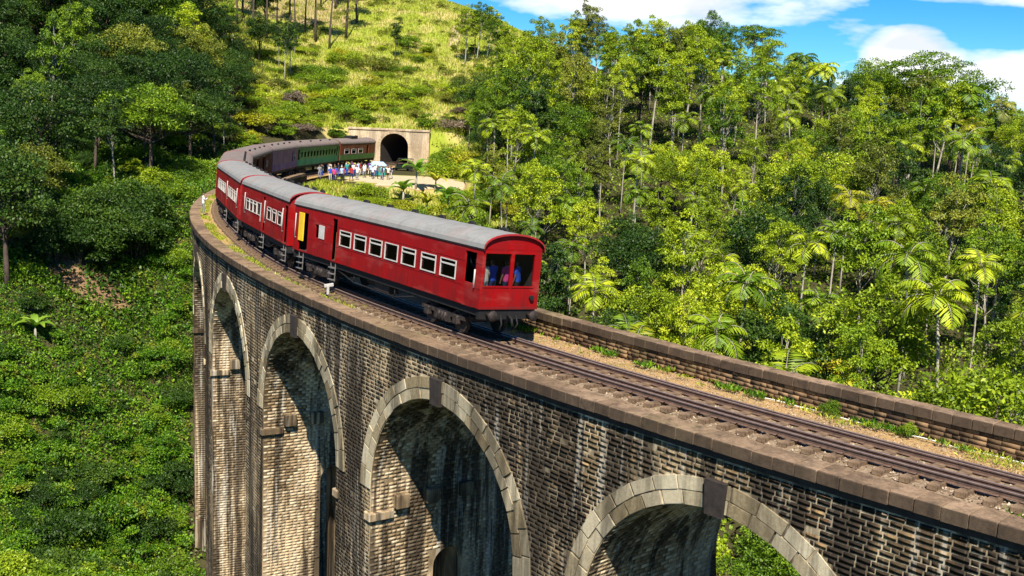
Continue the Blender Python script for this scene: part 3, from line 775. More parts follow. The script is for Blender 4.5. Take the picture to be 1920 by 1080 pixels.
mb = MB(); mb.tube([(0, 0, .46), (0, 0, 1.62)], .022, 6); mb.tube([(0, -.05, .5), (0, 0, .5)], .02, 5); mb.tube([(0, -.05, 1.58), (0, 0, 1.58)], .02, 5); rail_me = mb.mesh('handrail', MAT['frame_white'])
mb = MB(); mb.tube([(-.24, 0, .05), (-.16, 0, .10), (.16, 0, .10), (.24, 0, .05)], [.05, .09, .09, .05], 8); mb.box(-.05, .05, -.05, .05, -.03, .06); vent_me = mb.mesh('roof_vent', MAT['under_dark'])
mb = MB(); mb.tube([(0, 0, 0), (-.34, 0, 0)], .075, 10); mb.tube([(-.30, 0, 0), (-.36, 0, 0), (-.40, 0, 0)], [.05, .20, .17], 14); buffer_me = mb.mesh('buffer', MAT['bogie_iron'])

def coach(name, label, s_rear, Lc, paint_, roof_, wins_out, doors_out, wins_in, doors_in, end_windows=False, wz=(.83, 1.43), ww=1.06, detail=True, ribs=0, lower=None, cat='railway coach', vents=7, frames=True):
    """wins_*: window centres measured from the rear end, doors_*: (start, end, low, high)"""
    RT = RAD + DRT; thr = TH0 + s_rear / RAD; thf = thr + Lc / RT; RA, RB = RAD + drt(s_rear), RAD + drt(s_rear + Lc)
    pr = Vector((CX - RA * math.sin(thr), CY - RA * math.cos(thr), ZT)); pf = Vector((CX - RB * math.sin(thf), CY - RB * math.cos(thf), ZT))
    d = pf - pr; c = (pr + pf) / 2
    sag = (Lc / 2) ** 2 / (2 * RT) * .35
    root = empty(name, Matrix.Translation(c + Vector((-math.sin((thr + thf) / 2), -math.cos((thr + thf) / 2), 0)) * sag) @ Matrix.Rotation(math.atan2(d.y, d.x), 4, 'Z') @ Matrix.Rotation(CANT, 4, 'X'))
    tag(root, label, cat, None if cat != 'railway coach' else 'coaches of the train')
    X0, X1 = -Lc / 2, Lc / 2
    z0, z1 = SOLE, EAVE
    mb = MB()
    for sg, wins, doors in ((1, wins_out, doors_out), (-1, wins_in, doors_in)):
        H_ = [(X0 + w - ww / 2, X0 + w + ww / 2, SOLE + wz[0], SOLE + wz[1]) for w in wins] + [(X0 + a, X0 + b, SOLE + lo, SOLE + hi) for a, b, lo, hi in doors]
        panel(mb, X0, X1, z0, z1, H_, sg * W2, -sg * .07, 'y')
    eh = [(-W2 + .30, -.07, SOLE + .82, SOLE + 1.96), (.07, W2 - .11, SOLE + .82, SOLE + 1.96)] if end_windows else []
    panel(mb, -W2, W2, z0, z1, eh, X0, .07, 'x'); panel(mb, -W2, W2, z0, z1, [], X1, -.07, 'x')
    mb.box(X0 + .07, X1 - .07, -W2 + .07, W2 - .07, z0, z0 + .05, 1)
    # end gables under the roof curve
    na = 14
    arc = [(W2 * 1.0 * math.cos(math.pi * i / na), EAVE + RISE * math.sin(math.pi * i / na) ** .85) for i in range(na + 1)]
    for x, fl in ((X0, 1), (X1, 0)):
        vs = [(x, y, z - .02) for y, z in arc]; mb.add(vs, (tuple(range(na + 1)) if fl else tuple(range(na, -1, -1)),), 0)
    body = mb.build('body', [MAT[paint_], MAT['interior']], root)
    # waist rails and panel seams, 12 mm proud
    tr = MB()
    for sg in (1, -1):
        y0, y1 = (W2, W2 + .012) if sg > 0 else (-W2 - .012, -W2)
        blocked = [(X0 + a, X0 + b) for a, b, lo, hi in (doors_out if sg > 0 else doors_in)]
        xs = [X0] + [v for b in sorted(blocked) for v in b] + [X1]
        for a, b in zip(xs[::2], xs[1::2]):
            tr.box(a, b, y0, y1, SOLE + .70, SOLE + .735); tr.box(a, b, y0, y1, SOLE + 1.56, SOLE + 1.59); tr.box(a, b, y0, y1, SOLE + .02, SOLE + .07)
            k = max(1, int((b - a) / 1.44))
            for i in range(1, k): tr.box(a + (b - a) * i / k - .012, a + (b - a) * i / k + .012, y0, y1 - sg * .003, SOLE + .08, SOLE + .69)
            if ribs:
                q = a + .2
                while q < b - .2: tr.box(q, q + .09, min(y0, y1 + .05 * sg), max(y1, y1 + .05 * sg), SOLE + .1, EAVE - .1); q += ribs
    tr.build('panel_strip', MAT[paint_], body)
    if lower:
        lb = MB()
        for sg in (1, -1): lb.box(X0 + .02, X1 - .02, *((W2, W2 + .016) if sg > 0 else (-W2 - .016, -W2)), SOLE + .05, SOLE + .72)
        lb.build('lower_panel', MAT[lower], body)
    # roof
    rb = MB(); th = .05
    ring = [(y * 1.025, z + .015) for y, z in arc]; xs = np.linspace(X0 - .10, X1 + .10, max(3, int(Lc / 1.5)))
    for a, b in zip(xs, xs[1:]):
        for (ya, za), (yb, zb) in zip(ring, ring[1:]):
            rb.add(((a, ya, za), (b, ya, za), (b, yb, zb), (a, yb, zb)), ((0, 1, 2, 3),), 0, True)
            rb.add(((a, ya, za - th), (a, yb, zb - th), (b, yb, zb - th), (b, ya, za - th)), ((0, 1, 2, 3),), 1)
    for y, z in (ring[0], ring[-1]): rb.quad((xs[0], y, z), (xs[-1], y, z), (xs[-1], y, z - th), (xs[0], y, z - th), 1)
    for a in xs[1:-1]:
        for (ya, za), (yb, zb) in zip(ring, ring[1:]): rb.add(((a - .02, ya, za), (a + .02, ya, za), (a + .02, ya, za + .012), (a + .02, yb, zb + .012), (a + .02, yb, zb), (a - .02, yb, zb), (a - .02, yb, zb + .012), (a - .02, ya, za + .012)), ((7, 2, 3, 6), (0, 7, 6, 5), (1, 4, 3, 2)), 0)
    roof = rb.build('roof', [MAT[roof_], MAT['under_dark']], root)
    lipb = MB(); e = [(X0 - .11, y, z) for y, z in ring]
    for (ya, za), (yb, zb) in zip(ring, ring[1:]):
        for x in (X0 - .12, X1 + .06):
            lipb.add([(x, ya, za + .012), (x + .06, ya, za + .012), (x + .06, yb, zb + .012), (x, yb, zb + .012), (x, ya, za - .05), (x + .06, ya, za - .05), (x + .06, yb, zb - .05), (x, yb, zb - .05)], ((0, 1, 2, 3), (0, 3, 7, 4), (1, 5, 6, 2), (4, 7, 6, 5)))
    lipb.build('roof_rim', MAT['paint_red_lip' if paint_.startswith('paint_red') else paint_], roof)
    for i in range(vents):
        x = X0 + Lc * (i + .7) / (vents + .3)
        for sg in ((-1,) if detail else (-1,)): inst('roof_vent', vent_me, roof, Matrix.Translation((x, sg * .62, EAVE + RISE * .86 - .02)))
    # openings
    for sg, wins in ((1, wins_out), (-1, wins_in)):
        for i, w in enumerate(wins): add_window(body, X0 + w, SOLE + wz[0], ww, wz[1] - wz[0], sg, frames, (i % 4 != 3))
    if end_windows:
        g = MB()
        for h in eh: g.box(X0 + .03, X0 + .04, h[0], h[1], h[2], h[3])
        g.build('end_pane', MAT['glass_clear'], body)
        fb = MB()
        for h in eh:
            fb.box(X0 - .02, X0, h[0] - .035, h[0], h[2], h[3]); fb.box(X0 - .02, X0, h[1], h[1] + .035, h[2], h[3]); fb.box(X0 - .022, X0, h[0] - .035, h[1] + .035, h[3], h[3] + .05); fb.box(X0 - .022, X0, h[0] - .035, h[1] + .035, h[2] - .05, h[2])
        fb.build('end_window_frame', MAT['paint_red'], body)
        lamp = MB(); lamp.disc((X0 - .05, -.92, SOLE + .42), (1, 0, 0), .09, .10, 12); lamp.build('tail_lamp', MAT['under_dark'], body)
        hb = MB(); hb.box(X0 - .015, X0, -W2, W2, SOLE + .0, SOLE + .09); hb.build('end_beam', MAT['paint_red_dark'], body)
    # underframe
    uf = MB(); uf.box(X0 + .05, X1 - .05, -W2 + .10, -W2 + .22, SOLE - .26, SOLE - .002); uf.box(X0 + .05, X1 - .05, W2 - .22, W2 - .10, SOLE - .26, SOLE - .002)
    uf.box(X0 + .04, X0 + .2, -W2 + .06, W2 - .06, SOLE - .36, SOLE - .004); uf.box(X1 - .2, X1 - .04, -W2 + .06, W2 - .06, SOLE - .36, SOLE - .004)
    for x in np.linspace(X0 + 1, X1 - 1, 7): uf.box(x - .05, x + .05, -1.0, 1.0, SOLE - .2, SOLE - .004)
    if detail:
        q = Lc * .14
        for sg in (1, -1):
            yy = sg * (W2 - .16); uf.tube([(-q * 1.7, yy, SOLE - .25), (-q * .8, yy, SOLE - .62), (q * .8, yy, SOLE - .62), (q * 1.7, yy, SOLE - .25)], .03, 5)
            for x in (-q * .8, q * .8): uf.tube([(x, yy, SOLE - .62), (x, yy, SOLE - .25)], .03, 5)
    uf.build('underframe', MAT['under_dark'], root)
    if detail:
        bx = MB(); bx.cbox(-1.2, .1, .55, 1.0, SOLE - .62, SOLE - .27, .03); bx.build('battery_box', MAT['bogie_iron'], root)
        tk = MB(); tk.tube([(.6, .2, SOLE - .5), (2.0, .2, SOLE - .5)], .22, 10); tk.build('brake_cylinder', MAT['under_dark'], root)
    for x in (X0 + Lc * .165, X1 - Lc * .165):
        bg = inst('bogie', bogie_me, root, Matrix.Translation((x, 0, 0)))
        for dx in (-1.05, 1.05):
            inst('axle', axle_me, bg, Matrix.Translation((dx, 0, 0)))
            for sg in (1, -1): inst('wheel', wheel_me, bg, Matrix.Translation((dx, sg * .80, .47)) @ Matrix.Rotation(0 if sg < 0 else math.pi, 4, 'Z'))
    for x, fl in ((X0, 0), (X1, math.pi)):
        for sg in (1, -1): inst('buffer', buffer_me, root, Matrix.Translation((x, sg * .86, SOLE - .18)) @ Matrix.Rotation(fl, 4, 'Z'))
    cpb = MB(); cpb.tube([(X0, 0, SOLE - .2), (X0 - .28, 0, SOLE - .3), (X0 - .36, 0, SOLE - .55)], .05, 6); cpb.tube([(X0, .3, SOLE - .2), (X0 - .15, .32, SOLE - .5), (X0 - .06, .34, SOLE - .75)], .03, 6); cpb.tube([(X0, -.35, SOLE - .2), (X0 - .15, -.36, SOLE - .5), (X0 - .05, -.3, SOLE - .72)], .03, 6)
    cpb.build('coupling', MAT['under_dark'], root)
    return root, X0, X1, body
def steps(root, X0, lst):
    for s in lst: inst('step', step_me, root, Matrix.Translation((X0 + s, W2 - .06, 0)))
def handrails(root, X0, lst, side=1):
    for s in lst: inst('handrail', rail_me, root, Matrix.Translation((X0 + s, side * (W2 + .05), SOLE + .1)))

SR = .915 * PITCHB
c1w = [2.25, 3.70, 5.25, 6.68, 8.05, 9.50, 10.93]
c1, X0, X1, body = coach('passenger_coach', 'bright red end coach with two wide rear windows and seven white-framed side windows', SR, 16.57, 'paint_red', 'roof_grey',
    c1w, [(.40, 1.15, .83, 1.92), (11.82, 12.32, .05, 1.88), (14.95, 16.0, .05, 1.82), (13.75, 14.15, .84, 1.43)], [1.9, 3.7, 5.25, 6.68, 8.05, 9.5, 10.93, 12.6, 14.4], [], True, ww=1.04)
steps(c1, X0, [12.05, 15.6]); handrails(c1, X0, [16.3])
db_ = MB(); db_.cbox(X0 + 15.42, X0 + 15.98, W2 - .02, W2 + .03, SOLE + .5, SOLE + 1.80, .008); db_.build('door', MAT['door_yellow'], c1)['label'] = 'yellow inner face of an open door'
db_ = MB(); db_.cbox(X0 + 15.05, X0 + 15.40, W2 - .30, W2 - .26, SOLE + .06, SOLE + 1.80, .008); db_.build('door', MAT['paint_red_dark'], c1)
db_ = MB(); db_.cbox(X0 + 11.84, X0 + 12.10, W2 - .14, W2 - .10, SOLE + .06, SOLE + 1.30, .008); db_.build('door', MAT['door_brown'], c1)['label'] = 'brown inner door leaf'
db_ = MB(); db_.cbox(X0 + 13.10, X0 + 13.68, W2, W2 + .03, SOLE + .84, SOLE + 1.44, .01); db_.build('shutter', MAT['frame_white'], c1)['label'] = 'white shutter'
db_ = MB(); db_.tube([(X0 + .36, W2 + .05, SOLE + .70), (X0 + .36, W2 + .05, SOLE + 1.35)], .03, 6); db_.build('handrail', MAT['frame_white'], c1)

c2, X0b, _, _ = coach('passenger_coach', 'red second coach from the rear with white window frames and pale handrails', 2.335 * PITCHB, 11.35, 'paint_red', 'roof_grey',
    [1.75, 2.95, 4.15, 6.6, 7.6, 8.55, 9.5], [(.22, .85, .05, 1.88), (5.2, 5.75, .05, 1.88)], [1.8, 3.2, 4.6, 6.8, 8.2, 9.6], [(5.2, 5.8, .05, 1.88)], ww=.78)
steps(c2, X0b, [.5, 5.5]); handrails(c2, X0b, [1.0, 5.05, 10.2])
db_ = MB(); db_.cbox(X0b + 6.05, X0b + 6.20, W2, W2 + .03, SOLE + .5, SOLE + 1.5, .01); db_.build('shutter', MAT['frame_white'], c2)
c3, X0c, _, _ = coach('passenger_coach', 'red third coach rounding the bend behind the grey-roofed red coaches', 3.30 * PITCHB, 15.4, 'paint_red', 'roof_grey',
    [1.9, 3.3, 4.7, 6.1, 9.0, 10.4, 11.8, 13.2], [(.25, .9, .05, 1.88), (7.2, 7.9, .05, 1.88)], [2, 3.5, 5, 6.5, 9, 10.5, 12, 13.4], [(7.2, 7.9, .05, 1.88)], ww=.9)
steps(c3, X0c, [.55, 7.5]); handrails(c3, X0c, [1.1, 7.0])
coach('passenger_coach', 'dark red coach with a dusty brown roof at the sharpest part of the bend', 4.60 * PITCHB, 15.6, 'paint_red_dark', 'roof_brown',
    [2, 3.5, 5, 6.5, 9, 10.5, 12, 13.4], [], [2, 3.5, 5, 6.5, 9, 10.5, 12, 13.4], [(7.2, 7.9, .05, 1.88)], ww=.9, detail=False)
coach('passenger_coach', 'brown ribbed van between the dark red coach and the lilac coach', 5.90 * PITCHB, 15.3, 'paint_brown', 'roof_brown',
    [3, 6, 9, 12], [], [11.0], [(3, 4.6, .05, 1.9), (7.5, 9.1, .05, 1.9)], ww=.8, detail=False, ribs=.75, vents=4)
coach('passenger_coach', 'lilac and violet coach with a brown roof ahead of the green coach', 7.18 * PITCHB, 12.2, 'paint_lilac', 'roof_brown',
    [2, 4, 6, 8, 10], [], [10.6], [(9.4, 9.9, .1, 1.8)], ww=.7, detail=False, lower='paint_violet', vents=4)
coach('passenger_coach', 'green coach with a row of dark windows beside the crowd', 8.20 * PITCHB, 16.6, 'paint_green', 'roof_brown',
    [2, 4, 6, 8, 10, 12, 14], [(.3, .9, .05, 1.85)], [1.7, 2.9, 4.1, 5.3, 6.5, 7.7, 8.9, 10.1, 11.3, 12.5, 13.7, 14.9], [(.3, .9, .05, 1.85), (15.6, 16.2, .05, 1.85)], ww=.72, detail=False, lower='paint_teal', wz=(.95, 1.6), vents=4, frames=False)
lo, X0l, X1l, _ = coach('locomotive', 'short brown locomotive at the head of the train by the tunnel mouth', 9.60 * PITCHB, 12.4, 'paint_brown', 'roof_brown',
    [2, 4, 8, 10], [], [2.2, 4.6, 7.0], [(9.2, 9.9, .05, 1.85)], ww=1.5, detail=False, cat='locomotive', lower='paint_green', vents=0)
ex = MB(); ex.cbox(X0l + 5.2, X0l + 7.4, -.55, .55, EAVE + RISE - .05, EAVE + RISE + .32, .05); ex.tube([(X0l + 8.2, 0, EAVE + RISE - .1), (X0l + 8.2, 0, EAVE + RISE + .35)], .22, 10); ex.build('exhaust_housing', MAT['under_dark'], lo)

# marker post on the deck
pm = local_mat(1.86 * PITCHB, -.98, -.03)
post = empty('marker_post', pm); tag(post, 'small white lineside post with a cross board beside the red coach', 'marker post')
mb = MB(); mb.cbox(-.05, .05, -.05, .05, 0, .52, .012); mb.build('post', MAT['frame_white'], post)
mb = MB(); mb.cbox(-.04, .04, -.30, .12, .42, .56, .01); mb.build('board', MAT['frame_white'], post, Matrix.Rotation(-.10, 4, 'X'))
mb = MB(); mb.cbox(-.09, .09, -.09, .09, -.02, .10, .012); mb.build('footing', MAT['under_dark'], post)

# ------------------------------------------------------------------ tunnel portal
PY = 160.4; PXc = -18.35
port = empty('tunnel_portal', Matrix.Translation((PXc, PY, -.45)) @ Matrix.Rotation(R_(-4), 4, 'Z'))
tag(port, 'pale stone tunnel portal with a round-topped mouth and a flat coping', 'tunnel portal')
mb = MB(); OW, OS, xl, xr_, HT = 2.08, 3.05, -6.9, 5.2, 5.35
cols = [xl, -OW - .4] + [-OW * math.cos(math.pi * i / 24) for i in range(25)] + [OW + .4, xr_]
for a, b in zip(cols, cols[1:]):
    za = OS + (OW * 0.92) * math.sqrt(max(0, 1 - (a / OW) ** 2)) if abs(a) <= OW + 1e-6 else -1; zb = OS + (OW * .92) * math.sqrt(max(0, 1 - (b / OW) ** 2)) if abs(b) <= OW + 1e-6 else -1
    if abs(a) > OW + 1e-6 or abs(b) > OW + 1e-6: za = zb = -1
    mb.quad((a, 0, za), (b, 0, zb), (b, 0, HT), (a, 0, HT))
mb.quad((xl, 0, HT), (xr_, 0, HT), (xr_, .8, HT), (xl, .8, HT)); mb.quad((xl, 0, -1), (xl, 0, HT), (xl, .8, HT), (xl, .8, -1)); mb.quad((xr_, 0, -1), (xr_, .8, -1), (xr_, .8, HT), (xr_, 0, HT))
mb.build('wall', MAT['stone_portal'], port)
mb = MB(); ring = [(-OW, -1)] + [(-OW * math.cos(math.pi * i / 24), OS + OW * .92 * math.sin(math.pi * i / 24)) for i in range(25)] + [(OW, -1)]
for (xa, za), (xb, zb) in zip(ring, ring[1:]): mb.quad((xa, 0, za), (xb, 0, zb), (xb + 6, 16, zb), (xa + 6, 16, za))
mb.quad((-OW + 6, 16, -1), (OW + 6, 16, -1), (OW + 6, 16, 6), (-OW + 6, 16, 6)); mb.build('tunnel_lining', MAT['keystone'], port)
for i in range(15):
    a = math.pi * (i + .5) / 15
    mb = MB(); k0, k1 = math.pi * i / 15 + .008, math.pi * (i + 1) / 15 - .008
    def q(a_, f): return (-(OW + f) * math.cos(a_), OS + (OW * .92 + f) * math.sin(a_))
    pts = [q(k0, 0.01), q(k1, 0.01), q(k1, .42), q(k0, .42)]
    mb.add([(x, -.07, z) for x, z in pts] + [(x, .1, z) for x, z in pts], ((0, 1, 2, 3), (0, 4, 5, 1), (1, 5, 6, 2), (2, 6, 7, 3), (3, 7, 4, 0))); mb.build('arch_stone', MAT['stone_portal'], port)
for sg in (-1, 1):
    for i in range(6):
        mb = MB(); mb.cbox(sg * (OW + .21) - .205, sg * (OW + .21) + .205, -.07, .1, -.3 + i * .555, -.3 + i * .555 + .54, .012); mb.build('jamb_stone', MAT['stone_portal'], port)
x = xl - .1
while x < xr_:
    mb = MB(); mb.cbox(x, min(x + 1.2, xr_ + .1), -.14, .9, HT, HT + .30, .025); mb.build('coping_stone', MAT['stone_portal'], port); x += 1.215
# black void: ends stay dark because the lining is closed

# ------------------------------------------------------------------ people
def person_mesh(name, pose, sub=1):
    V = {'pel': (0, 0, .90), 'wst': (0, 0, 1.06), 'chs': (0, .01, 1.30), 'nek': (0, 0, 1.43), 'hd0': (0, -.01, 1.52), 'hd1': (0, -.02, 1.63),
         'hl': (-.09, 0, .86), 'hr': (.09, 0, .86), 'kl': (-.10, -.02, .48), 'kr': (.10, -.02, .48), 'al': (-.10, .01, .07), 'ar': (.10, .01, .07), 'tl': (-.11, -.14, .035), 'tr': (.11, -.14, .035),
         'sl': (-.18, 0, 1.36), 'sr': (.18, 0, 1.36), 'el': (-.24, .02, 1.10), 'er': (.24, .02, 1.10), 'wl': (-.25, -.06, .86), 'wr': (.25, -.06, .86), 'gl': (-.25, -.08, .78), 'gr': (.25, -.08, .78)}
    V.update(pose)
    E_ = [('pel', 'wst'), ('wst', 'chs'), ('chs', 'nek'), ('nek', 'hd0'), ('hd0', 'hd1'), ('pel', 'hl'), ('pel', 'hr'), ('hl', 'kl'), ('hr', 'kr'), ('kl', 'al'), ('kr', 'ar'), ('al', 'tl'), ('ar', 'tr'),
          ('chs', 'sl'), ('chs', 'sr'), ('sl', 'el'), ('sr', 'er'), ('el', 'wl'), ('er', 'wr'), ('wl', 'gl'), ('wr', 'gr')]
    RR = {'pel': (.15, .11), 'wst': (.135, .10), 'chs': (.165, .11), 'nek': (.055, .055), 'hd0': (.085, .095), 'hd1': (.075, .085), 'hl': (.09, .09), 'hr': (.09, .09), 'kl': (.06, .06), 'kr': (.06, .06), 'al': (.04, .04), 'ar': (.04, .04), 'tl': (.035, .03), 'tr': (.035, .03),
          'sl': (.065, .065), 'sr': (.065, .065), 'el': (.042, .042), 'er': (.042, .042), 'wl': (.03, .03), 'wr': (.03, .03), 'gl': (.035, .025), 'gr': (.035, .025)}
    keys = list(V); me = bpy.data.meshes.new('tmp'); me.from_pydata([V[k] for k in keys], [(keys.index(a), keys.index(b)) for a, b in E_], [])
    o = bpy.data.objects.new('tmp', me); COL.objects.link(o)
    sk = o.modifiers.new('s', 'SKIN'); sk.use_smooth_shade = True
    for i, k in enumerate(keys): me.skin_vertices[0].data[i].radius = RR[k]; me.skin_vertices[0].data[i].use_root = (k == 'pel')
    su = o.modifiers.new('u', 'SUBSURF'); su.levels = sub; su.render_levels = sub
    dg = bpy.context.evaluated_depsgraph_get(); ev = o.evaluated_get(dg); new = bpy.data.meshes.new_from_object(ev); new.name = name
    bpy.data.objects.remove(o); new.materials.clear()
    for k in range(4): new.materials.append(MAT['frame_white'])
    for p in new.polygons:
        c = p.center; ax = abs(c.x)
        if c.z > 1.46: mi = 3 if (c.z > 1.60 or c.y > .03) else 2
        elif c.z > 1.42 and ax < .09: mi = 2
        elif ax > .20 and c.z < 1.17: mi = 2
        elif c.z > .88: mi = 0
        elif c.z < .09: mi = 3
        else: mi = 1
        p.material_index = mi; p.use_smooth = True
    return new
POSES = [{}, {'el': (-.26, -.10, 1.12), 'wl': (-.12, -.26, 1.22), 'gl': (-.06, -.30, 1.26), 'kl': (-.11, -.06, .48)},
         {'er': (.30, -.04, 1.36), 'wr': (.30, -.12, 1.60), 'gr': (.29, -.14, 1.68), 'kr': (.11, -.08, .49), 'ar': (.11, .10, .08), 'tr': (.12, -.04, .035)},
         {'kl': (-.10, -.16, .50), 'al': (-.10, -.20, .07), 'tl': (-.10, -.34, .05), 'kr': (.10, .03, .48), 'ar': (.10, .20, .09), 'tr': (.10, .06, .035), 'wl': (-.26, .12, .92), 'gl': (-.26, .14, .84)}]
PM = [person_mesh('person', p_, 1) for p_ in POSES]
PMH = [person_mesh('person', p_, 2) for p_ in POSES[:3]]
CLO = {'white': (.75, .74, .72), 'blue': (.02, .07, .42), 'navy': (.015, .02, .07), 'pink': (.62, .05, .20), 'red': (.45, .02, .02), 'pale blue': (.35, .50, .68), 'black': (.015, .015, .016), 'grey': (.22, .22, .23), 'teal': (.02, .25, .25), 'orange': (.60, .20, .03), 'cream': (.62, .55, .42), 'purple': (.14, .04, .22)}
for k, v in CLO.items(): simple('cloth ' + k, v, .85, 0, .15, 6)
simple('skin', (.20, .095, .055), .55, 0, .12, 6); simple('hair', (.012, .009, .008), .6)
def person(pos, rz, mesh, shirt, trousers, label, group=None, z_scale=1.0):
    o = bpy.data.objects.new('person', mesh); link(o)
    o.location = pos; o.rotation_euler = (0, 0, rz); o.scale = (1, 1, z_scale)
    for i, mname in enumerate(('cloth ' + shirt, 'cloth ' + trousers, 'skin', 'hair')):
        o.material_slots[i].link = 'OBJECT'; o.material_slots[i].material = MAT[mname]
    tag(o, label, 'person', group); return o
# passengers standing in the end coach, behind the rear windows
CM = c1.matrix_world
for (sx, yy, sh, tr_, ps, lab) in ((.45, .74, 'cream', 'grey', 0, 'person in a cream top at the outer edge of the rear coach window'), (.75, .22, 'blue', 'navy', 1, 'person in a blue shirt left of the rear window mullion'),
                                  (.62, -.30, 'pink', 'navy', 0, 'person in a pink top right of the rear window mullion'), (.55, -.72, 'blue', 'black', 1, 'person in a bright blue shirt at the inner rear window'),
                                  (1.35, .50, 'black', 'grey', 2, 'person in black standing behind the others in the end coach')):
    w = CM @ Vector((X0 + sx, yy, SOLE + .055)); person(w, ang(SR) + math.pi / 2 + random.uniform(-.5, .5), PMH[ps], sh, tr_, lab, None, .98)
# lone figure on the outer edge of the deck
w = P(4.62 * PITCHB, -.95, -.02); person(w, 1.9, PM[1], 'white', 'grey', 'person in a white shirt standing by the outer coping at the bend')
# the crowd beside the train at the end of the viaduct
shirts = ['white', 'white', 'pale blue', 'white', 'navy', 'blue', 'grey', 'pink', 'white', 'red', 'cream', 'purple', 'pale blue', 'black', 'teal']
trs = ['navy', 'grey', 'black', 'blue', 'cream']
spots = []
tries = 0
while len(spots) < 44 and tries < 4000:
    tries += 1
    px = random.uniform(598, 735); py = random.uniform(329, 342) - (px - 598) * .03
    v = ray(px, py); d = (CAMZ + .42) / -v[2]; x, y = v[0] * d, v[1] * d
    dr = math.hypot(x - CX, y - CY) - RAD
    if dr > -4.6 or y > 139: continue
    if any(math.hypot(x - a, y - b) < .52 for a, b in spots): continue
    spots.append((x, y))
seen_l = {}
for i, (x, y) in enumerate(spots):
    sh, tr_ = shirts[i % len(shirts)], trs[(i * 7 + i // 5) % 5]
    z = float(hgt([x], [y])[0])
    person((x, y, z), random.uniform(0, 6.28), PM[i % 4], sh, tr_, f'person in {sh} top and {tr_} trousers in the crowd', 'crowd beside the train', random.uniform(.93, 1.06))
# canopy stall among them
sx_, sy_ = spots[0][0] * 0, 0
v = ray(706, 332); d = (CAMZ + .42) / -v[2]; st = empty('market_stall', Matrix.Translation((v[0] * d, v[1] * d + 1.2, -.42)) @ Matrix.Rotation(.3, 4, 'Z') @ Matrix.Scale(.8, 4)); tag(st, 'small stall with a white canopy and teal side cloths in the crowd', 'stall')
for x in (-1, 1):
    for y in (-.7, .7): mb = MB(); mb.tube([(x, y, 0), (x, y, 1.95)], .03, 6); mb.build('pole', MAT['chrome'], st)
mb = MB(); mb.add([(-1.2, -.9, 1.9), (1.2, -.9, 1.9), (1.2, .9, 1.9), (-1.2, .9, 1.9), (-.8, 0, 2.35), (.8, 0, 2.35)], ((0, 1, 5, 4), (1, 2, 5), (2, 3, 4, 5), (3, 0, 4)));
mb.add([(-1.2, -.9, 1.9), (1.2, -.9, 1.9), (1.2, -.92, 1.7), (-1.2, -.92, 1.7)], ((0, 1, 2, 3),)); mb.build('canopy', MAT['cloth pale blue'], st)
mb = MB(); mb.cbox(-1.02, 1.02, -.74, -.70, .25, 1.55, .005); mb.cbox(-1.04, -1.0, -.7, .7, .25, 1.6, .005); mb.build('side_cloth', MAT['tarp_teal'], st)
mb = MB(); mb.cbox(-.95, .95, -.60, .2, .80, .86, .01); mb.build('counter', MAT['door_brown'], st)
# three-wheeler parked beside the tunnel
v = ray(757, 320); d = (CAMZ + .40) / -v[2]
rk = empty('auto_rickshaw', Matrix.Translation((v[0] * d, v[1] * d, -.40)) @ Matrix.Rotation(R_(200), 4, 'Z')); tag(rk, 'small dark three-wheeled vehicle parked in front of the tunnel mouth', 'auto rickshaw')
mb = MB(); mb.add([(-1.25, -.62, .3), (.6, -.62, .3), (1.25, -.25, .35), (1.25, .25, .35), (.6, .62, .3), (-1.25, .62, .3), (-1.2, -.62, .95), (.55, -.6, .85), (1.1, -.28, .9), (1.1, .28, .9), (.55, .6, .85), (-1.2, .62, .95)],
                  ((0, 1, 7, 6), (1, 2, 8, 7), (2, 3, 9, 8), (3, 4, 10, 9), (4, 5, 11, 10), (5, 0, 6, 11), (0, 5, 4, 3, 2, 1))); mb.cbox(-1.2, -.7, -.58, .58, .9, 1.35, .05); mb.build('body', MAT['rick_body'], rk)
mb = MB(); mb.cbox(-1.25, .75, -.66, .66, 1.62, 1.72, .04)
for x, y in ((-1.15, -.6), (-1.15, .6), (.7, -.52), (.7, .52)): mb.tube([(x + (.35 if x > 0 else 0), y, .88), (x, y, 1.64)], .03, 6)
mb.build('hood', MAT['rick_body'], rk)
mb = MB(); mb.add([(1.08, -.45, .95), (1.08, .45, .95), (.74, .45, 1.6), (.74, -.45, 1.6)], ((0, 1, 2, 3),)); mb.build('windscreen', MAT['glass'], rk)
for x, y in ((-.75, -.6), (-.75, .6), (1.1, 0)): mb = MB(); mb.disc((x, y, .22), (0, 1, 0), .22, .12, 14); mb.build('wheel', MAT['tyre'], rk)
mb = MB(); mb.disc((1.27, 0, .72), (1, 0, 0), .10, .08, 12); mb.build('headlight', MAT['chrome'], rk)

# ------------------------------------------------------------------ plants
def leaves(c, axis, nrm, ln, wd, tint):
    """kite-shaped leaves: base, side, tip, side; folded a little along the midrib"""
    c = np.asarray(c); k = len(c); axis = axis / np.linalg.norm(axis, axis=1)[:, None]
    side = np.cross(axis, nrm); side /= np.linalg.norm(side, axis=1)[:, None] + 1e-9; up = np.cross(side, axis)
    ln = np.broadcast_to(np.asarray(ln, float), (k,))[:, None]; wd = np.broadcast_to(np.asarray(wd, float), (k,))[:, None]
    V = np.empty((k, 4, 3)); mid = c + axis * ln * .45 + up * wd * .12
    V[:, 0] = c; V[:, 1] = mid + side * wd * .5; V[:, 2] = c + axis * ln - up * ln * .10; V[:, 3] = mid - side * wd * .5
    F = np.arange(4 * k).reshape(k, 4); return V.reshape(-1, 3), F, np.repeat(tint, 4)
def merge(lst):
    V, F, T, b = [], [], [], 0
    for v, f, t_ in lst: V.append(v); F.append(f + b); T.append(t_); b += len(v)
    return np.concatenate(V), np.concatenate(F), np.concatenate(T)
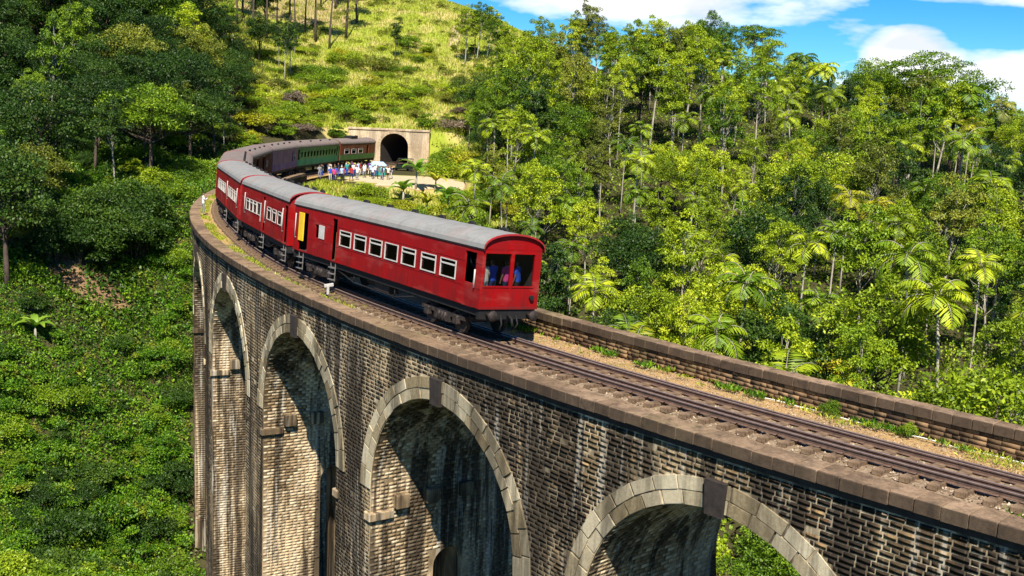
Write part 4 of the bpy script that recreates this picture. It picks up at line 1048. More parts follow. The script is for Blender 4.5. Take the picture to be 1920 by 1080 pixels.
def rdir(r, k):
    v = r.normal(size=(k, 3)); return v / np.linalg.norm(v, axis=1)[:, None]
def clump(r, c, rad, k, ln, flat=.7, droop=0.0):
    d = rdir(r, k); d[:, 2] = np.abs(d[:, 2]) * .9 - .25 + r.random(k) * .2
    p = np.asarray(c) + d * np.asarray([rad, rad, rad * flat]) * (.55 + .5 * r.random((k, 1)))
    ax = d * .7 + rdir(r, k) * .7; ax[:, 2] -= droop
    nr = d * .5 + rdir(r, k) * .55 + np.array([0, 0, .65])
    L_ = ln * (.7 + .6 * r.random(k)); t0 = r.random()
    return leaves(p, ax, nr, L_, L_ * .52, np.clip(.35 * t0 + .65 * r.random(k), 0, 1))
def tree_mesh(seed, h, cr_, ch, ncl, nleaf, ln, trunk_r, bark, base=.45, spread=1.0, flat=.7, top_bias=.0, droop=.1, hole=.0, clr=.19):
    r = np.random.default_rng(seed); mb = MB()
    lean = r.normal(0, .035, 2) * h; zc = h - ch / 2
    tp = [(lean[0] * (u ** 1.5) + .05 * h * .1 * math.sin(u * 5 + seed), lean[1] * (u ** 1.5) + .01 * h * math.cos(u * 4 + seed), u * (zc + ch * .18) - (.6 if u == 0 else 0)) for u in (0, .2, .4, .6, .8, 1)]
    mb.tube(tp, [trunk_r * (1.25 - 1.0 * u) for u in (0, .2, .4, .6, .8, 1)], 6)
    C = []; parts = []
    tries = 0
    while len(C) < ncl and tries < 4000:
        tries += 1
        d = rdir(r, 1)[0]; q = (r.random() ** .45)
        if d[2] < -.5 + top_bias: continue
        p = np.array([lean[0] + d[0] * cr_ * q, lean[1] + d[1] * cr_ * q, zc + d[2] * ch / 2 * q])
        p[:2] *= 1 + .25 * math.sin(3 * math.atan2(d[1], d[0]) + seed)
        if any(np.linalg.norm(p - c) < cr_ * .28 for c in C): continue
        C.append(p)
    for i, p in enumerate(C):
        rad = cr_ * clr * 1.8 * r.uniform(.65, 1.15)
        if i % 2 == 0 or len(C) < 16:
            u = min(.97, max(base, (p[2] - ch * .25) / (zc + ch * .18))); a = np.array(tp[0]) * 0
            x0 = np.interp(u, (0, .2, .4, .6, .8, 1), [q[0] for q in tp]); y0 = np.interp(u, (0, .2, .4, .6, .8, 1), [q[1] for q in tp]); z0 = u * (zc + ch * .18)
            m1 = ((x0 + p[0]) / 2, (y0 + p[1]) / 2, z0 * .45 + p[2] * .55 - .05 * ch)
            mb.tube([(x0, y0, z0 - .1), m1, tuple(p)], [trunk_r * .42, trunk_r * .26, trunk_r * .08], 4, 0, False)
        parts.append(clump(r, p, rad, int(nleaf / ncl), ln, flat, droop))
    return mb.mesh('trunk', MAT[bark]), np_mesh('crown', *merge(parts)[:2], MAT['leaf_mid'], merge(parts)[2])
def palm_mesh(seed, h, nf, fl, bark, tr=.09, up=.9, leaflets=15, lw=.10, stiff=1.0):
    r = np.random.default_rng(seed); mb = MB(); bend = r.normal(0, .03, 2) * h
    mb.tube([(bend[0] * u * u, bend[1] * u * u, h * u - (.5 if u == 0 else 0)) for u in (0, .25, .5, .75, 1)], [tr * 1.3, tr, tr * .95, tr * .9, tr * .8], 7)
    top = np.array([bend[0], bend[1], h]); parts = []
    for i in range(nf):
        a = 2 * math.pi * (i * .382 + r.uniform(-.05, .05)); el = up * (1 - i / nf * 1.25) + r.uniform(-.1, .1); L_ = fl * r.uniform(.8, 1.1)
        dh = np.array([math.cos(a), math.sin(a), 0]); pts = []
        p = top.copy(); e = el
        for q in range(8):
            pts.append(p.copy()); p = p + (dh * math.cos(e) + np.array([0, 0, math.sin(e)])) * L_ / 7; e -= (.20 + .05 * q) / stiff
        mb.tube([tuple(x) for x in pts], [.035, .03, .027, .024, .02, .016, .012, .008], 3, 0, False)
        P_ = np.array(pts); k = leaflets
        u = np.linspace(.12, .99, k); idx = u * 7; i0 = np.minimum(idx.astype(int), 6); fr = (idx - i0)[:, None]
        c = P_[i0] * (1 - fr) + P_[i0 + 1] * fr; tg = P_[i0 + 1] - P_[i0]; tg /= np.linalg.norm(tg, axis=1)[:, None]
        sd = np.cross(tg, np.array([0, 0, 1.])); sd /= np.linalg.norm(sd, axis=1)[:, None] + 1e-9; upv = np.cross(sd, tg)
        ll = fl * .36 * np.sin(np.clip(u * 2.7 + .35, 0, 3.1)) + .12
        for sg in (-1, 1):
            ax = sd * sg + tg * .55 - np.array([0, 0, .38]) + upv * .1 + r.normal(0, .08, (k, 3))
            parts.append(leaves(c, ax, upv + rdir(r, k) * .15, ll, lw * fl * .55, np.clip(r.random() * .5 + r.random(k) * .5, 0, 1)))
    M_ = merge(parts); return mb.mesh('trunk', MAT[bark]), np_mesh('crown', M_[0], M_[1], MAT['leaf_mid'], M_[2])
def banana_mesh(seed, h, nl, ll):
    r = np.random.default_rng(seed); mb = MB(); mb.tube([(0, 0, -.3), (0.03, 0, h * .5), (.05, .02, h)], [.16, .13, .07], 7); V, F, T = [], [], []
    for i in range(nl):
        a = 2 * math.pi * (i * .382) + r.uniform(-.2, .2); e = 1.25 - i * .75 / nl + r.uniform(-.1, .1); dh = np.array([math.cos(a), math.sin(a), 0]); sd = np.array([-math.sin(a), math.cos(a), 0]); p = np.array([.05, .02, h]); tw = r.uniform(-.5, .5)
        L_ = ll * r.uniform(.8, 1.15); prev = None; t0 = r.random()
        for q in range(8):
            w = L_ * .17 * math.sin(min(3.05, .25 + q / 7 * 2.85)) * (0 if q == 0 else 1) + .015; upv = np.array([0, 0, 1.]) * math.cos(e) - dh * math.sin(e)
            row = [p + sd * w + upv * w * .35, p.copy(), p - sd * w + upv * w * .35]
            b = len(V); V += row; T += [t0 * .5 + r.random() * .5] * 3
            if q: F += [(b - 3, b - 2, b + 1, b), (b - 2, b - 1, b + 2, b + 1)]
            p = p + (dh * math.cos(e) + np.array([0, 0, math.sin(e)])) * L_ / 7; e -= .16 + .03 * q
    return mb.mesh('stem', MAT['bark_pale']), np_mesh('leaf_crown', np.array(V), np.array(F), MAT['leaf_banana'], T)
def shrub_mesh(seed, rad, h, ncl, nleaf, ln, droop=0.0):
    r = np.random.default_rng(seed); mb = MB(); parts = []
    for i in range(ncl):
        a = r.uniform(0, 6.283); q = rad * math.sqrt(r.random()) * .85; z = h * (.25 + .6 * r.random()) * (1 - (q / rad) ** 2 * .6)
        c = (q * math.cos(a), q * math.sin(a), z); parts.append(clump(r, c, rad * r.uniform(.26, .46), int(nleaf / ncl), ln, .8, droop))
        if i % 2 == 0: mb.tube([(c[0] * .15, c[1] * .15, -.3), (c[0] * .6, c[1] * .6, z * .5), c], [.05, .035, .012], 4, 0, False)
    M_ = merge(parts); return mb.mesh('stem', MAT['bark_dark']), np_mesh('foliage', M_[0], M_[1], MAT['leaf_mid'], M_[2])
def bare_mesh(seed, h, depth=5, leafn=500, spread=.6):
    r = np.random.default_rng(seed); mb = MB(); tips = []
    def grow(p, d, L_, rad, k):
        q = p + d * L_; mb.tube([tuple(p), tuple((p + q) / 2 + r.normal(0, .04, 3) * L_), tuple(q)], [rad, rad * .85, rad * .65], 4 if rad > .03 else 3, 0, False)
        if k == 0: tips.append(q); return
        for _ in range(2 if r.random() < .45 else 3):
            nd = d + rdir(r, 1)[0] * spread; nd[2] = abs(nd[2]) * .8 + .12; nd /= np.linalg.norm(nd); grow(q, nd, L_ * r.uniform(.62, .85), rad * .6, k - 1)
    grow(np.array([0, 0, -.4]), np.array([r.normal(0, .06), r.normal(0, .06), 1.]), h * .30, h * .016, depth)
    t = np.array(tips)[r.integers(0, len(tips), leafn)]; k = leafn
    M_ = leaves(t + r.normal(0, .16, (k, 3)), rdir(r, k), rdir(r, k), .16, .09, r.random(k)); return mb.mesh('trunk', MAT['twig']), np_mesh('crown', *M_[:2], MAT['leaf_dry'], M_[2])
PROTO = {
    'broad': [tree_mesh(100 + i, h, c, ch, 50, 12000, .205, .17, 'bark_dark', .35, flat=1.0, clr=.165) for i, (h, c, ch) in enumerate(((9, 3.3, 6.0), (10, 3.0, 6.8), (8, 3.4, 5.2), (11, 3.6, 7.0), (9.5, 2.7, 6.6)))],
    'airy': [tree_mesh(200 + i, h, c, ch, 46, 7200, .185, .10, 'bark_pale', .30, flat=1.25, droop=.55, clr=.14) for i, (h, c, ch) in enumerate(((11, 1.9, 7.4), (12, 2.2, 8.2), (10, 1.8, 6.4), (13, 2.1, 7.4)))],
    'umbrella': [tree_mesh(300 + i, h, c, ch, 24, 6000, .20, .16, 'bark_pale', .5, flat=.45, top_bias=.55, clr=.20) for i, (h, c, ch) in enumerate(((11, 3.6, 4.4), (10, 3.2, 4.0)))],
    'areca': [palm_mesh(400 + i, h, 13, fl, 'bark_pale', .075, 1.25, 17, .09, 1.15) for i, (h, fl) in enumerate(((8.0, 2.2), (9.2, 2.4), (6.8, 2.1), (10.2, 2.4)))],
    'coconut': [palm_mesh(450 + i, h, 20, 3.0, 'bark_dark', .15, 1.2, 20, .09) for i, h in enumerate((9.0, 7.5))],
    'banana': [banana_mesh(500 + i, h, 8, l_) for i, (h, l_) in enumerate(((1.6, 2.2), (2.2, 2.5), (1.2, 1.8)))],
    'shrub': [shrub_mesh(600 + i, rd, h, 20, 4600, .14) for i, (rd, h) in enumerate(((1.5, 1.7), (1.9, 2.0), (1.2, 2.2), (2.2, 1.6)))],
    'bush': [shrub_mesh(660 + i, rd, h, 44, 11000, .20) for i, (rd, h) in enumerate(((3.0, 5.2), (2.6, 4.6)))],
    'conifer': [tree_mesh(700 + i, h, 1.0, h * .8, 30, 2600, .22, .09, 'bark_dark', .12, flat=.6, clr=.28) for i, h in enumerate((8, 9.5))],
    'pine': [tree_mesh(720 + i, h, 2.3, 5.5, 22, 2600, .30, .20, 'bark_dark', .6, flat=.6, clr=.19) for i, h in enumerate((15, 17, 14))],
    'bare': [bare_mesh(800 + i, h) for i, h in enumerate((5.5, 6.5))],
    'fan': [palm_mesh(850, 1.4, 16, 2.3, 'bark_dark', .14, 1.3, 18, .11, 1.3)],
}
NAMES = {'broad': ('broadleaf_tree', 'tree'), 'airy': ('slender_tree', 'tree'), 'umbrella': ('flat_topped_tree', 'tree'), 'areca': ('slender_palm', 'palm'), 'coconut': ('coconut_palm', 'palm'), 'banana': ('banana_plant', 'banana plant'),
         'shrub': ('shrub', 'shrub'), 'bush': ('large_bush', 'bush'), 'conifer': ('conifer', 'tree'), 'pine': ('pine_tree', 'tree'), 'bare': ('leafless_tree', 'tree'), 'fan': ('fan_palm', 'palm')}
HT = {'broad': (9, 10, 8, 11, 9.5), 'airy': (11, 12, 10, 13), 'umbrella': (11, 10), 'areca': (9, 10.2, 7.8, 11.2), 'coconut': (10.5, 9), 'banana': (3, 3.6, 2.4), 'shrub': (1.9, 2.2, 2.4, 1.8), 'bush': (5.6, 5.0), 'conifer': (8, 9.5), 'pine': (15, 17, 14), 'bare': (5, 6), 'fan': (3,)}
def plant(kind, x, y, leaf, label, group=None, var=None, height=None, wide=1.0, z=None, bark=None):
    v = random.randrange(len(PROTO[kind])) if var is None else var
    tm, cm_ = PROTO[kind][v]; nm, cat = NAMES[kind]
    if z is None: z = float(hgt([x], [y])[0])
    sc_ = (height / HT[kind][v]) if height else random.uniform(.85, 1.15)
    root = bpy.data.objects.new(nm, None); COL.objects.link(root); root.empty_display_size = .3
    root.location = (x, y, z); root.rotation_euler = (random.gauss(0, .03), random.gauss(0, .03), random.uniform(0, 6.28)); root.scale = (sc_ * wide, sc_ * wide, sc_)
    a = bpy.data.objects.new(tm.name.split('.')[0], tm); link(a, root); b = bpy.data.objects.new(cm_.name.split('.')[0], cm_); link(b, root)
    if leaf: b.material_slots[0].link = 'OBJECT'; b.material_slots[0].material = MAT[leaf]
    if bark: a.material_slots[0].link = 'OBJECT'; a.material_slots[0].material = MAT[bark]
    tag(root, label, cat, group); return root
SKY = [(820, 255), (845, 235), (870, 190), (900, 140), (925, 80), (950, 20), (985, 25), (1010, 70), (1040, 45), (1080, 10), (1120, 55), (1160, 25), (1200, 55), (1250, 55), (1290, 35), (1315, 25), (1345, 65), (1385, 50), (1430, 72), (1460, 118), (1500, 125), (1560, 145), (1600, 118), (1650, 130), (1690, 108), (1730, 110), (1765, 120), (1800, 135), (1835, 205), (1865, 225), (1900, 195), (1990, 185)]
SKX, SKYY = zip(*SKY)
def top_limit(x, y):
    """greatest height above datum a plant may reach here without breaking the photographed skyline"""
    px, py, d = proj(x, y, 5.0); sy = float(np.interp(px, SKX, SKYY)); v = ray(px, sy); return CAMZ + v[2] * math.hypot(x, y), px
placed = []
def free(x, y, dist): return all((x - a) ** 2 + (y - b) ** 2 > dist * dist for a, b in placed)

# hand-set plants that stand out in the photograph
def hero(kind, px, dist, leaf, label, top_py=None, **kw):
    nat = HT[kind][kw.get('var', 0)]; best = None; v = ray(px, 400)
    for d in np.arange(max(40, dist - 18), dist + 30, 1.0):
        x, y = v[0] * d, v[1] * d; z = float(hgt([x], [y])[0])
        if math.hypot(x - CX, y - CY) - RAD > -7.5 and px > 560 and d < 150: continue
        h = nat if top_py is None else CAMZ + ray(px, top_py)[2] * d - z
        err = abs(math.log(max(h, .3) / nat)) + abs(d - dist) * .012
        if best is None or err < best[0]: best = (err, x, y, z, h)
    _, x, y, z, h = best; kw['height'] = min(max(h, nat * .55), nat * (2.2 if kind == 'shrub' else 1.5))
    placed.append((x, y)); return plant(kind, x, y, leaf, label, None, z=z - .15, **kw)
hero('coconut', 1527, 150, 'leaf_light', 'coconut palm with yellowing fronds breaking the skyline', 108, var=0)
hero('coconut', 1478, 158, 'leaf_mid', 'dark coconut palm behind the yellowing skyline palm', 92, var=1)
hero('umbrella', 1712, 150, 'leaf_mid', 'flat-topped tree standing above the skyline beside the round-crowned tree', 98, var=0, wide=1.1)
hero('broad', 1790, 148, 'leaf_mid', 'round-crowned skyline tree nearest the gap of open sky', 118, var=0, wide=1.05)
hero('broad', 1615, 150, 'leaf_mid', 'broad skyline tree between the coconut palm and the flat-topped tree', 112, var=2)
hero('coconut', 1772, 140, 'leaf_mid', 'small palm poking out above the round-crowned skyline tree', 95, var=1)
hero('areca', 1848, 140, 'leaf_olive', 'leaning slim palm with ragged fronds beside the gap of open sky', 172, var=2, wide=.8)
hero('airy', 1085, 140, 'leaf_olive', 'tall thin tree with a tattered crown touching the clouds', -5, var=3, wide=.8)
hero('airy', 965, 150, 'leaf_light', 'tall pale green tree at the right edge of the grass hill', -15, var=1)
hero('broad', 1310, 140, 'leaf_mid', 'rounded skyline tree directly below the big white cloud', 22, var=4)
hero('umbrella', 1385, 140, 'leaf_mid', 'spreading skyline tree at the edge of the blue sky', 45, var=1)
hero('broad', 1225, 138, 'leaf_olive', 'olive green skyline tree below the big white cloud', 45, var=1)
hero('airy', 1150, 105, 'leaf_light', 'tall tree with a long straight pale trunk in mid slope', 95, var=3, wide=.75)
hero('airy', 1062, 112, 'leaf_olive', 'tall tree with a bare pale trunk above the tunnel clearing', 85, var=0, wide=.8)
hero('bare', 1082, 96, 'leaf_dry', 'leafless brown tree among green trees behind the end coach', 265, var=1, wide=1.1)
hero('fan', 1608, 44, 'leaf_yellow', 'young palm with bright fronds just behind the far parapet', 655, wide=1.0)
hero('bare', 1800, 48, 'leaf_light', 'pale bare-branched shrub behind the far parapet', 640, var=0)
hero('broad', 1435, 66, 'leaf_dark', 'dense round dark green tree in the middle of the slope', 385, var=0)
hero('broad', 1215, 62, 'leaf_dark', 'very dark tree standing behind the far parapet past the end coach', 430, var=2)
hero('shrub', 690, 118, 'leaf_light', 'round bright green bush in front of the crowd', 338, var=1, wide=1.15)
hero('banana', 755, 112, 'leaf_banana', 'banana plant with broad pale leaves below the crowd', 330, var=0)
hero('banana', 778, 110, 'leaf_banana', 'banana plant with one leaf raised beside the clearing', 296, var=1)
hero('banana', 815, 104, 'leaf_yellow', 'yellowing banana plant below the tunnel clearing', 318, var=2)
hero('banana', 840, 96, 'leaf_banana', 'banana plant above the roof of the end coach', 345, var=1)
hero('banana', 800, 98, 'leaf_yellow', 'ragged yellow banana plant above the roof of the end coach', 355, var=0)
hero('conifer', 734, 205, 'leaf_dark', 'narrow dark conifer standing alone on the grass hill', 28, var=0)
hero('conifer', 880, 220, 'leaf_mid', 'slim tree on the grass hill by the skyline', 12, var=1)
hero('airy', 358, 135, 'leaf_light', 'pale green tree with a white trunk in the dark forest', 8, var=0, wide=1.3)
hero('airy', 95, 125, 'leaf_mid', 'tall bare white trunk rising out of the dark forest', -150, var=2, wide=.8)
hero('shrub', 553, 168, 'leaf_dry', 'brown withered bush above the lilac coach', 222, var=3, wide=1.5)
hero('shrub', 470, 150, 'leaf_yellow', 'yellow-orange bush above the roof of the brown van', 238, var=0, wide=1.2)
hero('broad', 60, 99, 'leaf_olive', 'olive tree at the lower edge of the dark forest', 270, var=2)
for k_, (px_, py_, h_, lab_) in enumerate(((105, 492, 4.6, 'leftmost of the big dark bushes above the bare soil'), (150, 496, 5.4, 'big dark bush at the back edge of the bare soil'), (205, 492, 6.0, 'tall dark bush right above the bare soil'), (250, 486, 5.6, 'wide dark bush between the bare soil and the viaduct'), (180, 455, 6.4, 'tallest dark bush behind the row above the bare soil'), (262, 440, 6.0, 'rightmost of the big dark bushes beside the open slope'), (40, 470, 5.0, 'dark bush by the left picture edge above the slope'))):
    x_, y_ = march(px_, py_); placed.append((x_, y_)); plant('bush', x_, y_, 'leaf_dark' if k_ != 6 else 'leaf_olive', lab_, None, k_ % 2, h_, 1.0)
hero('banana', 60, 72, 'leaf_banana', 'lone banana plant on the open green slope', 585, var=2)
for i_, (px_, top_, lf_, lab_) in enumerate(((925, 75, 'leaf_light', 'slim skyline tree nearest the grass hill'), (990, 20, 'leaf_light', 'tall skyline tree just right of the grass hill'), (1025, 60, 'leaf_mid', 'green skyline tree left of the tattered tall tree'), (1055, 25, 'leaf_light', 'bright skyline tree beside the tattered tall tree'), (1105, 15, 'leaf_olive', 'olive skyline tree touching the clouds'), (1140, 50, 'leaf_light', 'bright skyline tree second right of the tattered tree'), (1175, 35, 'leaf_mid', 'slim green tree below the left part of the cloud'), (1205, 25, 'leaf_light', 'pale skyline tree below the middle of the cloud'), (1255, 50, 'leaf_olive', 'olive skyline tree below the middle of the cloud'), (1280, 28, 'leaf_light', 'bright skyline tree left of the rounded one'), (1340, 60, 'leaf_mid', 'slim skyline tree right of the rounded one'), (1420, 62, 'leaf_light', 'last tall skyline tree before the blue sky'), (1455, 105, 'leaf_light', 'shorter skyline tree under the edge of the blue sky'))):
    hero('airy', px_, 146 + (i_ * 7) % 13, lf_, lab_, top_, var=i_ % 4, wide=1.05)
for k_, (s_, d_, lf_) in enumerate(((-3, -13, 'leaf_mid'), (0, -16, 'leaf_mid'), (3.5, -13, 'leaf_light'), (-6, -17, 'leaf_mid'), (6, -17, 'leaf_mid'), (1.5, -21, 'leaf_light'), (-2.5, -22, 'leaf_mid'), (9, -13.5, 'leaf_mid'))):
    x_, y_, _ = P(s_, d_, 0); placed.append((x_, y_)); plant('bush', x_, y_, lf_, 'leafy bush in the valley behind the nearest arch opening', 'bushes behind the nearest arch', k_ % 2, random.uniform(4, 6))
# pines with bare trunks at the top of the hill
for i in range(15):
    px = 440 + i * 16 + random.uniform(-8, 8); d = random.uniform(205, 240); v = ray(px, 100); x, y = v[0] * d, v[1] * d
    placed.append((x, y)); plant('pine', x, y, 'leaf_dark', 'tall bare-trunked pine along the top of the grass hill', 'pines along the hilltop')
for i_ in range(9):
    px = 615 + i_ * 13 + random.uniform(-5, 5); d = random.uniform(238, 252); v = ray(px, 60); x, y = v[0] * d, v[1] * d
    placed.append((x, y)); plant('broad', x, y, random.choice(('leaf_dark', 'leaf_mid')), 'small dark tree on the upper crest of the grass hill', 'small trees on the hill crest', height=random.uniform(4.5, 7))
for i_, (px_, top_) in enumerate(((862, 8), (884, -5), (902, 10), (918, 28), (936, 40))):
    hero('airy', px_, 222 - i_ * 5, 'leaf_mid' if i_ % 2 else 'leaf_light', f"{('first', 'second', 'third', 'fourth', 'fifth')[i_]} slim tree from left on the right shoulder of the hill", top_, var=i_ % 4, wide=1.1)
for i in range(16):
    px = random.uniform(415, 560); d = random.uniform(182, 218) if px > 470 else random.uniform(160, 215); v = ray(px, 100); x, y = v[0] * d, v[1] * d
    if not free(x, y, 3): continue
    placed.append((x, y)); plant(random.choice(('broad', 'airy')), x, y, random.choice(('leaf_dark', 'leaf_dark', 'leaf_mid')), 'leafy tree at the upper left edge of the grass hill', 'trees at the upper left edge of the hill', height=random.uniform(6, 10))
# left forest
def scatter(nmax, sampler, gap, tries=6000):
    k = 0
    for _ in range(tries):
        if k >= nmax: break
        x, y = sampler()
        if not free(x, y, gap): continue
        placed.append((x, y)); k += 1; yield x, y
def samp_left():
    while True:
        px, d = random.uniform(-60, 440), random.uniform(90, 190)
        if px > 285 and d < 128: continue
        if px > 90 and d < 110: continue
        v = ray(px, 300); x, y = v[0] * d, v[1] * d
        dr = math.hypot(x - CX, y - CY) - RAD
        if dr < 6: continue
        return x, y
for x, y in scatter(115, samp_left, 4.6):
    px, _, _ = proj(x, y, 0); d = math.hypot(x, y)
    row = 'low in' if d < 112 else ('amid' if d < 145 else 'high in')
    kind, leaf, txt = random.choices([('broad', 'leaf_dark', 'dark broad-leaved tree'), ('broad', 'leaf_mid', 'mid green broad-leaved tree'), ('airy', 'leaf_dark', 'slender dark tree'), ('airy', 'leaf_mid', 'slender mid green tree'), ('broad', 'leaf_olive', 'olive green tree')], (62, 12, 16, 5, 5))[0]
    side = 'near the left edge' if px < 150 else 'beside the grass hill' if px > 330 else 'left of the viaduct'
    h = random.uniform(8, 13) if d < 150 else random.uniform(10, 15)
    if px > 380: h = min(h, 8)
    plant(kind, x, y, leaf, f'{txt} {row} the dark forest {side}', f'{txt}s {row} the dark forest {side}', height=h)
# right-hand forest
def samp_right():
    while True:
        px, d = random.uniform(800, 2010), 46 + 130 * random.random() ** .8
        v = ray(px, 400); x, y = v[0] * d, v[1] * d
        dr = math.hypot(x - CX, y - CY) - RAD
        if dr > -9.0 or d > 178: continue
        q = x / y
        if q < -.056: continue
        if q < -.03 and 108 < y < 158: continue
        return x, y
kr = [('broad', 'leaf_mid', 'broad-leaved green tree', 10), ('broad', 'leaf_light', 'yellow-green broad-leaved tree', 12), ('airy', 'leaf_light', 'slender bright green tree', 34), ('airy', 'leaf_mid', 'slender green tree', 13), ('airy', 'leaf_olive', 'slender olive tree', 9), ('airy', 'leaf_yellow', 'slender yellowish tree', 2), ('airy', 'leaf_dark', 'slender dark tree', 6), ('areca', 'leaf_light', 'slender areca palm', 26), ('areca', 'leaf_mid', 'slender green palm', 13), ('areca', 'leaf_yellow', 'slender yellowing palm', 4), ('broad', 'leaf_dark', 'dark green broad-leaved tree', 5), ('coconut', 'leaf_mid', 'stout feathery palm', 3), ('banana', 'leaf_banana', 'banana plant', 3)]
for x, y in scatter(330, samp_right, 3.8, 12000):
    lim, px = top_limit(x, y); z = float(hgt([x], [y])[0]); d = math.hypot(x, y)
    kind, leaf, txt, _ = random.choices(kr, [k[3] for k in kr])[0]
    h = {'broad': random.uniform(6.5, 10), 'airy': random.uniform(8, 12.5) + (2.5 if d > 125 else 0), 'areca': random.uniform(7, 10.5), 'coconut': random.uniform(6, 9), 'banana': random.uniform(2.6, 3.8)}[kind]
    if z + h > lim - .3: h = lim - .3 - z - random.uniform(0, 1.5)
    if h < 2.5: continue
    if h < 5 and kind != 'banana': kind, leaf, txt = 'shrub', random.choice(('leaf_mid', 'leaf_light', 'leaf_olive')), 'low leafy bush'; h = min(h, 3.2)
    row = 'behind the far parapet' if d < 70 else ('half way upslope' if d < 120 else 'near the skyline')
    col_ = 'near the tunnel' if px < 1020 else ('beside the end coach' if px < 1330 else ('below the blue sky' if px < 1640 else 'near the right edge'))
    plant(kind, x, y, leaf, f'{txt} {row}, {col_}', f'{txt}s {row}, {col_}', height=h)
# bushes on the grass hill and around the clearing
def samp_hill():
    while True:
        px, d = random.uniform(420, 960), random.uniform(163, 235)
        if px < 650 and random.random() < .0: continue
        v = ray(px, 300); x, y = v[0] * d, v[1] * d
        if abs(x + 18.5) < 7.5 and y < 163.5: continue
        if random.random() < (d - 163) / 62: continue
        return x, y
for x, y in scatter(88, samp_hill, 2.3):
    leaf, txt = random.choices([('leaf_mid', 'green bush'), ('leaf_light', 'bright green bush'), ('leaf_olive', 'olive bush'), ('leaf_dry', 'brown dry bush'), ('leaf_yellow', 'yellow-green bush')], (30, 30, 25, 6, 9))[0]
    px, _, d = proj(x, y, 8); side = 'left of the portal' if px < 650 else ('above the portal' if px < 800 else 'right of the portal')
    plant('shrub', x, y, leaf, f'{txt} on the grass hill {side}', f'{txt}es on the grass hill {side}', height=random.uniform(1.0, 3.0), wide=random.uniform(.9, 1.5))
def samp_clear():
    while True:
        px, d = random.uniform(575, 850), random.uniform(88, 121)
        v = ray(px, 380); x, y = v[0] * d, v[1] * d
        if math.hypot(x - CX, y - CY) - RAD > -8.5: continue
        if np.hypot((x + 14.5) / 9.5, (y - 133) / 13.5) < 1.0: continue
        return x, y
for x, y in scatter(26, samp_clear, 1.9):
    z = float(hgt([x], [y])[0]); lim = CAMZ - .078 * math.hypot(x, y)
    h = min(random.uniform(1.5, 3.5) if z > -5 else random.uniform(2, 8), lim - z)
    if h < .7: continue
    leaf, txt = random.choices([('leaf_mid', 'green bush'), ('leaf_yellow', 'yellow-green bush'), ('leaf_light', 'bright green bush'), ('leaf_olive', 'olive bush')], (25, 35, 30, 10))[0]
    plant('shrub', x, y, leaf, f'{txt} on the bank below the crowd', f'{txt}es on the bank below the crowd', height=h, wide=.8 if h > 3 else 1.2)
# verge bushes beside the far end of the viaduct, outer side
def samp_verge():
    while True:
        s = random.uniform(84, 150); dr = random.uniform(3.5, 13)
        x, y, _ = P(s, dr, 0)
        return x, y
for x, y in scatter(34, samp_verge, 2.0):
    leaf, txt = random.choices([('leaf_mid', 'green bush'), ('leaf_light', 'bright green bush'), ('leaf_yellow', 'yellow bush')], (55, 41, 4))[0]
    plant('shrub', x, y, leaf, f'{txt} behind the far coaches', f'{txt}es behind the far coaches', height=random.uniform(1.6, 3.0), wide=1.2)
# shrubs on the open left slope
def samp_slope():
    while True:
        px, py = random.uniform(-20, 372), random.uniform(330, 1110); d = np.interp(py, (330, 430, 520, 800, 1080, 1110), (125, 108, 92, 72, 60, 58)) + random.uniform(-3, 3)
        v = ray(px, py); x, y = v[0] * d, v[1] * d
        if math.hypot(x - CX, y - CY) - RAD < 1.2 and y < 100: continue
        if np.hypot((x - SXY[0]) / 4.4, (y - SXY[1] + 1.2) / 3.6) < 1: continue
        return x, y
for x, y in scatter(105, samp_slope, 1.8):
    leaf, txt = random.choices([('leaf_mid', 'green shrub'), ('ground_cover', 'bright green shrub'), ('leaf_dark', 'dark shrub')], (30, 32, 38))[0]
    px, py, d = proj(x, y, float(hgt([x], [y])[0])); row = 'low on' if py > 800 else ('half way up' if py > 560 else 'at the top of')
    plant('shrub', x, y, leaf, f'{txt} {row} the open green slope', f'{txt}s {row} the open green slope', height=random.choice((.9, 1.2, 1.6, 2.1, 2.7)) * random.uniform(.9, 1.1), wide=random.uniform(.8, 1.2))

# ground cover, uncountable
def cover(name, xs, ys, ln, hmax, mat, label, seed, grass=False):
    r = np.random.default_rng(seed); k = len(xs); z = hgt(xs, ys)
    b = np.clip(.5 + .6 * wob(xs * .9, ys * .9, seed + 1) + .35 * wob(xs * 2.6, ys * 2.6, seed + 2), 0, 1.2)
    c = np.c_[xs, ys, z + hmax * b * r.random(k) ** .5 * (0 if grass else 1)]
    ax = rdir(r, k); nr = rdir(r, k) * .7 + np.array([0, 0, .8])
    if grass: ax = ax * .55 + np.array([0, 0, 1.]); nr = rdir(r, k)
    L_ = ln * (.6 + .8 * r.random(k)); V, F, T = leaves(c, ax, nr, L_, L_ * (.16 if grass else .55), np.clip(.3 * b + .7 * r.random(k), 0, 1))
    o = inst(name, np_mesh(name, V, F, MAT[mat], T)); tag(o, label, None, None, 'stuff')
def pts_in(n_, fx):
    r = np.random.default_rng(n_); X, Y = [], []; got = 0
    while got < n_:
        x, y, ok = fx(r, n_); X.append(x[ok]); Y.append(y[ok]); got += int(ok.sum())
    return np.concatenate(X)[:n_], np.concatenate(Y)[:n_]
def f_left(r, k):
    px = r.uniform(-60, 400, k); d = 56 + 75 * r.random(k) ** 1.1; q = (px - 960) / FPX; x = q * d * .94; y = d * .94
    dr = np.hypot(x - CX, y - CY) - RAD
    return x, y, (dr > .3) & (np.hypot((x - SXY[0]) / 3.3, (y - SXY[1]) / 1.7) > 1)
cover('ground_cover', *pts_in(230000, f_left), .185, 1.15, 'ground_cover', 'dense low green plants covering the open slope', 41)
parts = []; rr_ = np.random.default_rng(91)
